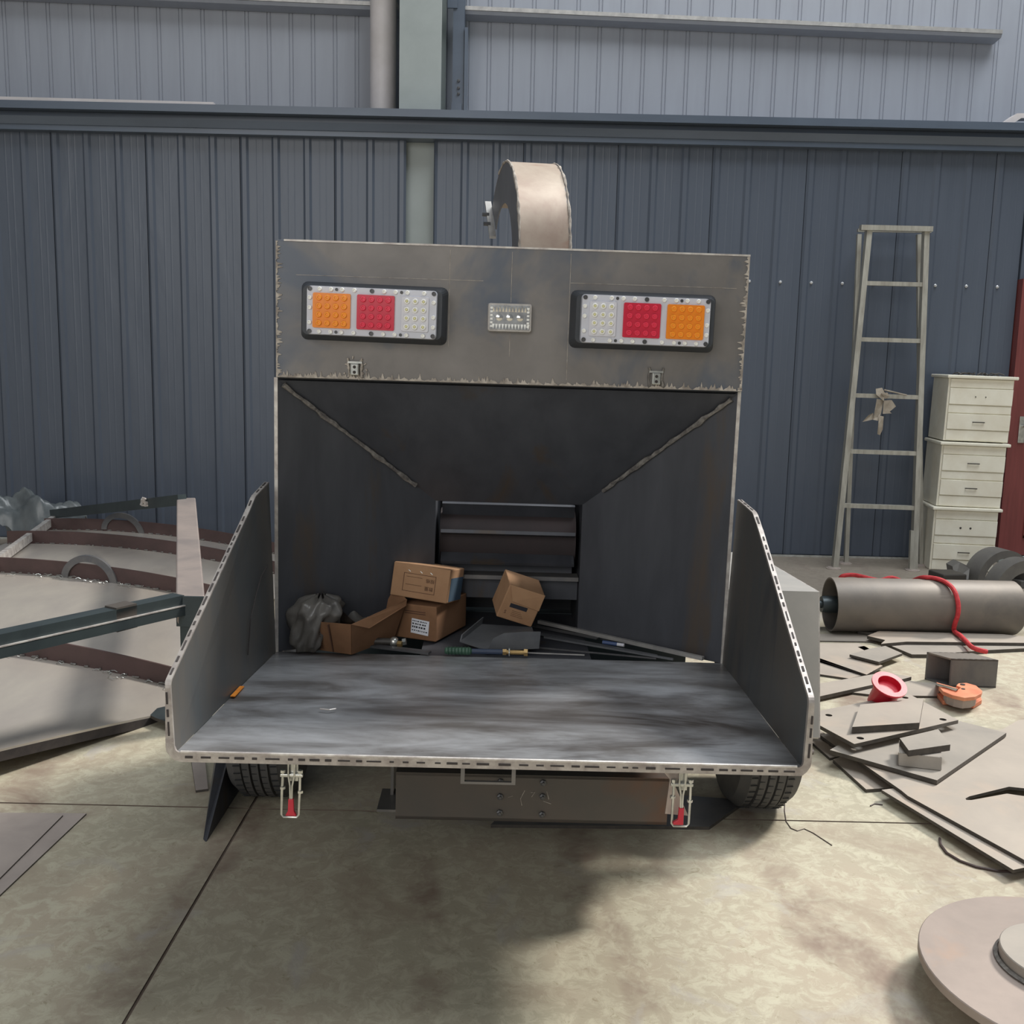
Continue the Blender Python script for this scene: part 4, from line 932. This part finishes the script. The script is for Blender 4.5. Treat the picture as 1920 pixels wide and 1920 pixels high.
# red flanged bush
rd = thing('flanged_bush', 'bright red flanged bush leaning against the thick plate', 'bush', P(1650, 1320, z=.03))
base_ = P(1650, 1319, z=.08); axr = Vector((.12, -.45, .88)).normalized()
c0 = base_; Lr = .10
loc_(MB().lathe([(.040, 0), (.050, 0), (.050, Lr), (.068, Lr), (.068, Lr+.008), (.045, Lr+.008), (.040, Lr-.015)], c0, axr, 36), 'bush_body', M_redp, rd, smooth=True)
loc_(MB().lathe([(.046, Lr+.0085), (.067, Lr+.0085)], c0, axr, 36, cap=False), 'flange_face', M_redflange, rd)
loc_(MB().lathe([(.041, Lr-.035), (0, Lr-.036)], c0, axr, 24), 'core', M_redp, rd)
# orange casting
oc = thing('orange_casting', 'orange primed hook-shaped casting in front of the square tube', 'casting', P(1800, 1312, z=0))
zt_ = .072
top = [P(x, y, z=zt_) for x, y in ((1760, 1287), (1770, 1288), (1792, 1295), (1802, 1289), (1793, 1285), (1797, 1281), (1812, 1280), (1830, 1285), (1842, 1295), (1840, 1300), (1828, 1306), (1808, 1308), (1785, 1303), (1768, 1296))]
loc_(MB().prism(top, (0, 0, -.016)), 'top_plate', M_orangep, oc, bev=.002)
low = [P(x, y, z=.02) for x, y in ((1757, 1300), (1790, 1296), (1838, 1300), (1841, 1312), (1826, 1321), (1790, 1315), (1768, 1314))]
loc_(MB().prism(low, (0, 0, -.018)), 'base_plate', M_orangep, oc, bev=.002)
mid = [p.lerp(sum(top, Vector())/len(top), .25)+Vector((0, 0, -.016)) for p in top]
loc_(MB().prism(mid, (0, 0, -.04)), 'spacer', M_plateb, oc)
loc_(MB().prism([P(1757, 1281, z=.085), P(1797, 1292, z=.085), P(1797, 1292, z=.045), P(1757, 1281, z=.01)], (.002, .012, 0)), 'lip', M_orangep, oc)
loc_(MB().lathe([(.010, 0), (.010, .003), (0, .0031)], P(1805, 1284, z=zt_), (0, 0, 1), 14), 'bolt_hole', M_slot, oc)
loc_(MB().lathe([(.008, 0), (.008, .002), (0, .0021)], P(1806, 1292, z=zt_), (0, 0, 1), 14), 'bolt_hole', M_slot, oc)
# cast half rings behind the drum
def half_ring(nm, label, px, py, yy, R_, r_, wd, yaw):
    c_ = P(px, py, y=yy); c_.z = 0.0
    t = thing(nm, label, 'casting', c_, rot=(0, 0, yaw))
    def f(rr, u, v): a__ = math.pi*u; return (-rr*math.cos(a__), wd*(v-.5), rr*math.sin(a__)+.06)
    pr = [(R_, -wd/2), (R_, wd/2), (r_, wd/2), (r_, -wd/2)]
    mb = MB(); vv = []; ff = []; n_ = 24
    for i in range(n_+1):
        a__ = math.pi*i/n_
        for rr, h_ in pr: vv.append((-rr*math.cos(a__), h_, rr*math.sin(a__)+.05))
    for i in range(n_):
        for k_ in range(4): ff.append((i*4+k_, i*4+(k_+1) % 4, (i+1)*4+(k_+1) % 4, (i+1)*4+k_))
    ff += [(0, 1, 2, 3), (n_*4+3, n_*4+2, n_*4+1, n_*4)]
    mb.add(vv, ff).build('half_ring', M_cast, t, smooth=True)
    for s_ in (-1, 1):
        MB().span((s_*(R_+r_)/2-.11*(1 if s_ < 0 else .5), -wd/2-.01, 0), (s_*(R_+r_)/2+.11*(.5 if s_ < 0 else 1), wd/2+.01, .05)).build('foot', M_cast, t, bev=.006)
    return t
half_ring('bearing_cap', 'rear grey cast half ring standing behind the drum', 1870, 1075, 6.5, .20, .15, .14, .25)
half_ring('bearing_cap', 'front grey cast half ring at the right frame edge behind the drum', 1912, 1085, 6.12, .21, .135, .12, .2)
tag(MB().box((P(1775, 1090, y=6.2).x, 6.2, .075), (.16, .16, .15), Matrix.Rotation(.2, 3, 'Z')).build('black_box', M_handle, bev=.008), 'black block on the floor between the cabinets and the drum', 'block')
tag(MB().prism([P(1786, 1062, y=6.45), P(1800, 1054, y=6.45), P(1812, 1060, y=6.45), P(1818, 1066, y=6.45), P(1816, 1086, y=6.4), P(1790, 1088, y=6.4)], (.0, .1, 0)).build('broken_casting', M_cast), 'jagged grey broken casting beside the rear half ring', 'casting')
# big round flange at bottom right
dk = thing('round_flange', 'large rusty round flange plate with raised hub at the lower right', 'flange', (1.249, 2.071, 0))
loc_(MB().lathe([(.05, .078), (.314, .078), (.316, .08), (.316, .098), (.314, .1), (.05, .1)], (1.249, 2.071, 0), (0, 0, 1), 72, closed=True), 'disc', M_disk, dk, smooth=True)
loc_(MB().lathe([(.052, .1), (.127, .1), (.128, .101), (.128, .129), (.126, .131), (.054, .131)], (1.232, 2.085, 0), (0, 0, 1), 56, closed=True), 'hub_ring', M_plateg, dk, smooth=True)
loc_(MB().lathe([(.131, .098), (.138, .104), (.131, .109)], (1.232, 2.085, 0), (0, 0, 1), 56, cap=False), 'hub_weld', M_weld, dk, smooth=True)
loc_(MB().lathe([(.06, 0), (.06, .078), (.05, .131), (.046, .131), (.05, 0)], (1.232, 2.085, 0), (0, 0, 1), 40), 'boss', M_cast, dk, smooth=True)
for k_ in range(3):
    a__ = k_*2.1+.9; loc_(MB().box((1.249+.2*math.cos(a__), 2.071+.2*math.sin(a__), .039), (.05, .05, .078)), 'packer', M_plateb, dk)

# cabinets
def cabinet(z0, y0, x0, label, tiltz, missing):
    Wc, Dc, Hc = .425, .36, .445
    t = thing('drawer_cabinet', label, 'cabinet', (x0+Wc/2, y0+Dc/2, z0), 'stacked cream drawer cabinets', rot=(0, tiltz, math.radians(-6)))
    MB().span((-Wc/2, -Dc/2+.012, 0), (Wc/2, Dc/2, Hc-.022)).build('carcass', M_cream, t, bev=.003)
    MB().span((-Wc/2-.018, -Dc/2-.022, Hc-.022), (Wc/2+.018, Dc/2+.01, Hc)).build('worktop', M_cream, t, bev=.006)
    y = -Dc/2
    for a_, b_, nm, hd in ((.005, .075, 'plinth', 0), (.080, .185, 'drawer', 1), (.192, .242, 'rail', 0), (.249, .357, 'drawer', 2), (.362, .42, 'rail', 0)):
        d = MB().span((-Wc/2+.012, y-.004 if nm == 'drawer' else y+.002, a_), (Wc/2-.004, y+.014, b_)).build(nm, M_cream, t, bev=.002)
        if hd:
            zc_ = (a_+b_)/2; lost = (hd == 2 and missing)
            if not lost: MB().span((-.04, y-.018, zc_-.003), (.04, y-.012, zc_+.003)).span((-.036, y-.013, zc_-.002), (-.032, y-.003, zc_+.002)).span((.032, y-.013, zc_-.002), (.036, y-.003, zc_+.002)).build('handle', M_handle, d)
            else:
                for s_ in (-1, 1): MB().lathe([(.004 if missing == 1 else .008, 0), (.004, .004), (0, .005)], (s_*.033, y-.004, zc_), (0, -1, 0), 8).build('screw_hole', M_handle, d)
    return t
cabinet(0, 6.98, 2.93, 'bottom cream drawer cabinet of the stack, upper drawer with broken handle stubs', .004, 2)
cabinet(.447, 6.98, 2.94, 'middle cream drawer cabinet of the stack, both drawers with dark handles', .012, 0)
cabinet(.899, 6.98, 2.95, 'top cream drawer cabinet of the stack, upper drawer missing its handle', .014, 1)
rnd = random.Random(5)
mb = MB()
for i in range(10):
    x = 3.05+rnd.uniform(0, .3); a_ = rnd.uniform(0, 3)
    mb.tube([(x+.03*t_*math.cos(a_), 7.08+rnd.uniform(0, .02)+.02*t_*math.sin(a_), 1.344+.006+.012*math.sin(t_*1.3)) for t_ in range(4)], .005, 5)
jk = tag(mb.build('wire_scraps', M_handle), 'tangle of dark wire scraps on top of the cabinet stack', 'wire scraps'); jk['kind'] = 'stuff'
# ladder
ld = thing('step_ladder', 'dull aluminium folding ladder leaning against the dark wall', 'ladder', (2.6, 7.2, 0))
A0, A1 = P(1566, 1049, z=.0), P(1629, 430, y=7.15); B0, B1 = P(1716, 1058, z=.0), P(1736, 430, y=7.15)
A0.y, B0.y = 6.98, 6.98; A0.x, B0.x = P(1566, 1050, y=6.98).x, P(1714, 1056, y=6.98).x
def rail(a_, b_, w_, d_, nm): return loc_(MB().bar(a_, b_, w_, d_, up=(0, -1, 0)), nm, M_alu, ld)
rail(A0, A1, .036, .05, 'front_rail'); rail(B0, B1, .036, .05, 'front_rail')
A2, B2 = P(1587, 1045, y=7.16), P(1727, 1050, y=7.16); A2.z = B2.z = 0
A3, B3 = A1+Vector((-.025, .12, -.02)), B1+Vector((.0, .12, -.02))
rail(A2, A3, .028, .03, 'rear_rail'); rail(B2, B3, .028, .03, 'rear_rail')
loc_(MB().bar(P(1613, 427, y=7.13), P(1747, 430, y=7.13), .05, .034), 'top_bar', M_alu, ld)
loc_(MB().bar(P(1608, 432, y=7.27), P(1745, 434, y=7.27), .03, .02), 'top_bar', M_alu, ld)
for yp in (532, 638, 743, 847, 947):
    zt1 = P(1640, yp, y=7.09).z; f_ = (zt1-A0.z)/(A1.z-A0.z); pa, pb = A0.lerp(A1, f_), B0.lerp(B1, f_)
    loc_(MB().bar(pa+Vector((0, 0, .004)), pb+Vector((0, 0, -.004)), .04, .028), 'rung', M_alu, ld)
loc_(MB().bar(B0+Vector((-.01, -.012, .0)), B0.lerp(B1, .12)+Vector((-.01, -.012, 0)), .055, .03, up=(0, -1, 0)), 'splint', M_alu, ld)
for p in (A0, A2, B0, B2): loc_(MB().lathe([(.05, 0), (.05, .006), (.04, .008), (.04, .012)], (p.x-.012, p.y-.01, 0), (0, 0, 1), 20), 'foot_pad', M_plateb, ld)
# rag tied to the ladder rung
rg = thing('tied_rag', 'dirty pale rag tied round a ladder rung', 'rag', P(1650, 743, y=7.03))
def cloth(pix, seed, yy):
    rnd = random.Random(seed); vv = []; 
    ps = [P(x, y, y=yy+rnd.uniform(-.02, .02)) for x, y in pix]
    return MB().prism(ps, (.004, .012, 0))
for i, (pix, yy) in enumerate((([(1642, 729), (1654, 727), (1660, 738), (1657, 752), (1643, 740)], 7.02), ([(1644, 748), (1657, 750), (1652, 775), (1646, 789), (1637, 787)], 7.02), ([(1637, 774), (1640, 786), (1617, 791), (1628, 779)], 7.015), ([(1648, 779), (1657, 781), (1655, 805), (1650, 816), (1645, 814), (1647, 795)], 7.01), ([(1657, 751), (1672, 750), (1680, 762), (1668, 772), (1672, 775), (1655, 776)], 7.03), ([(1652, 737), (1664, 736), (1668, 744), (1660, 748)], 7.0))):
    loc_(cloth(pix, i, yy), 'cloth_strip', M_rag, rg)
loc_(MB().tube([P(1658, 731, y=7.02), P(1675, 735, y=7.02), P(1700, 741, y=7.02)], .005, 6), 'cord', M_rag, rg, smooth=True)
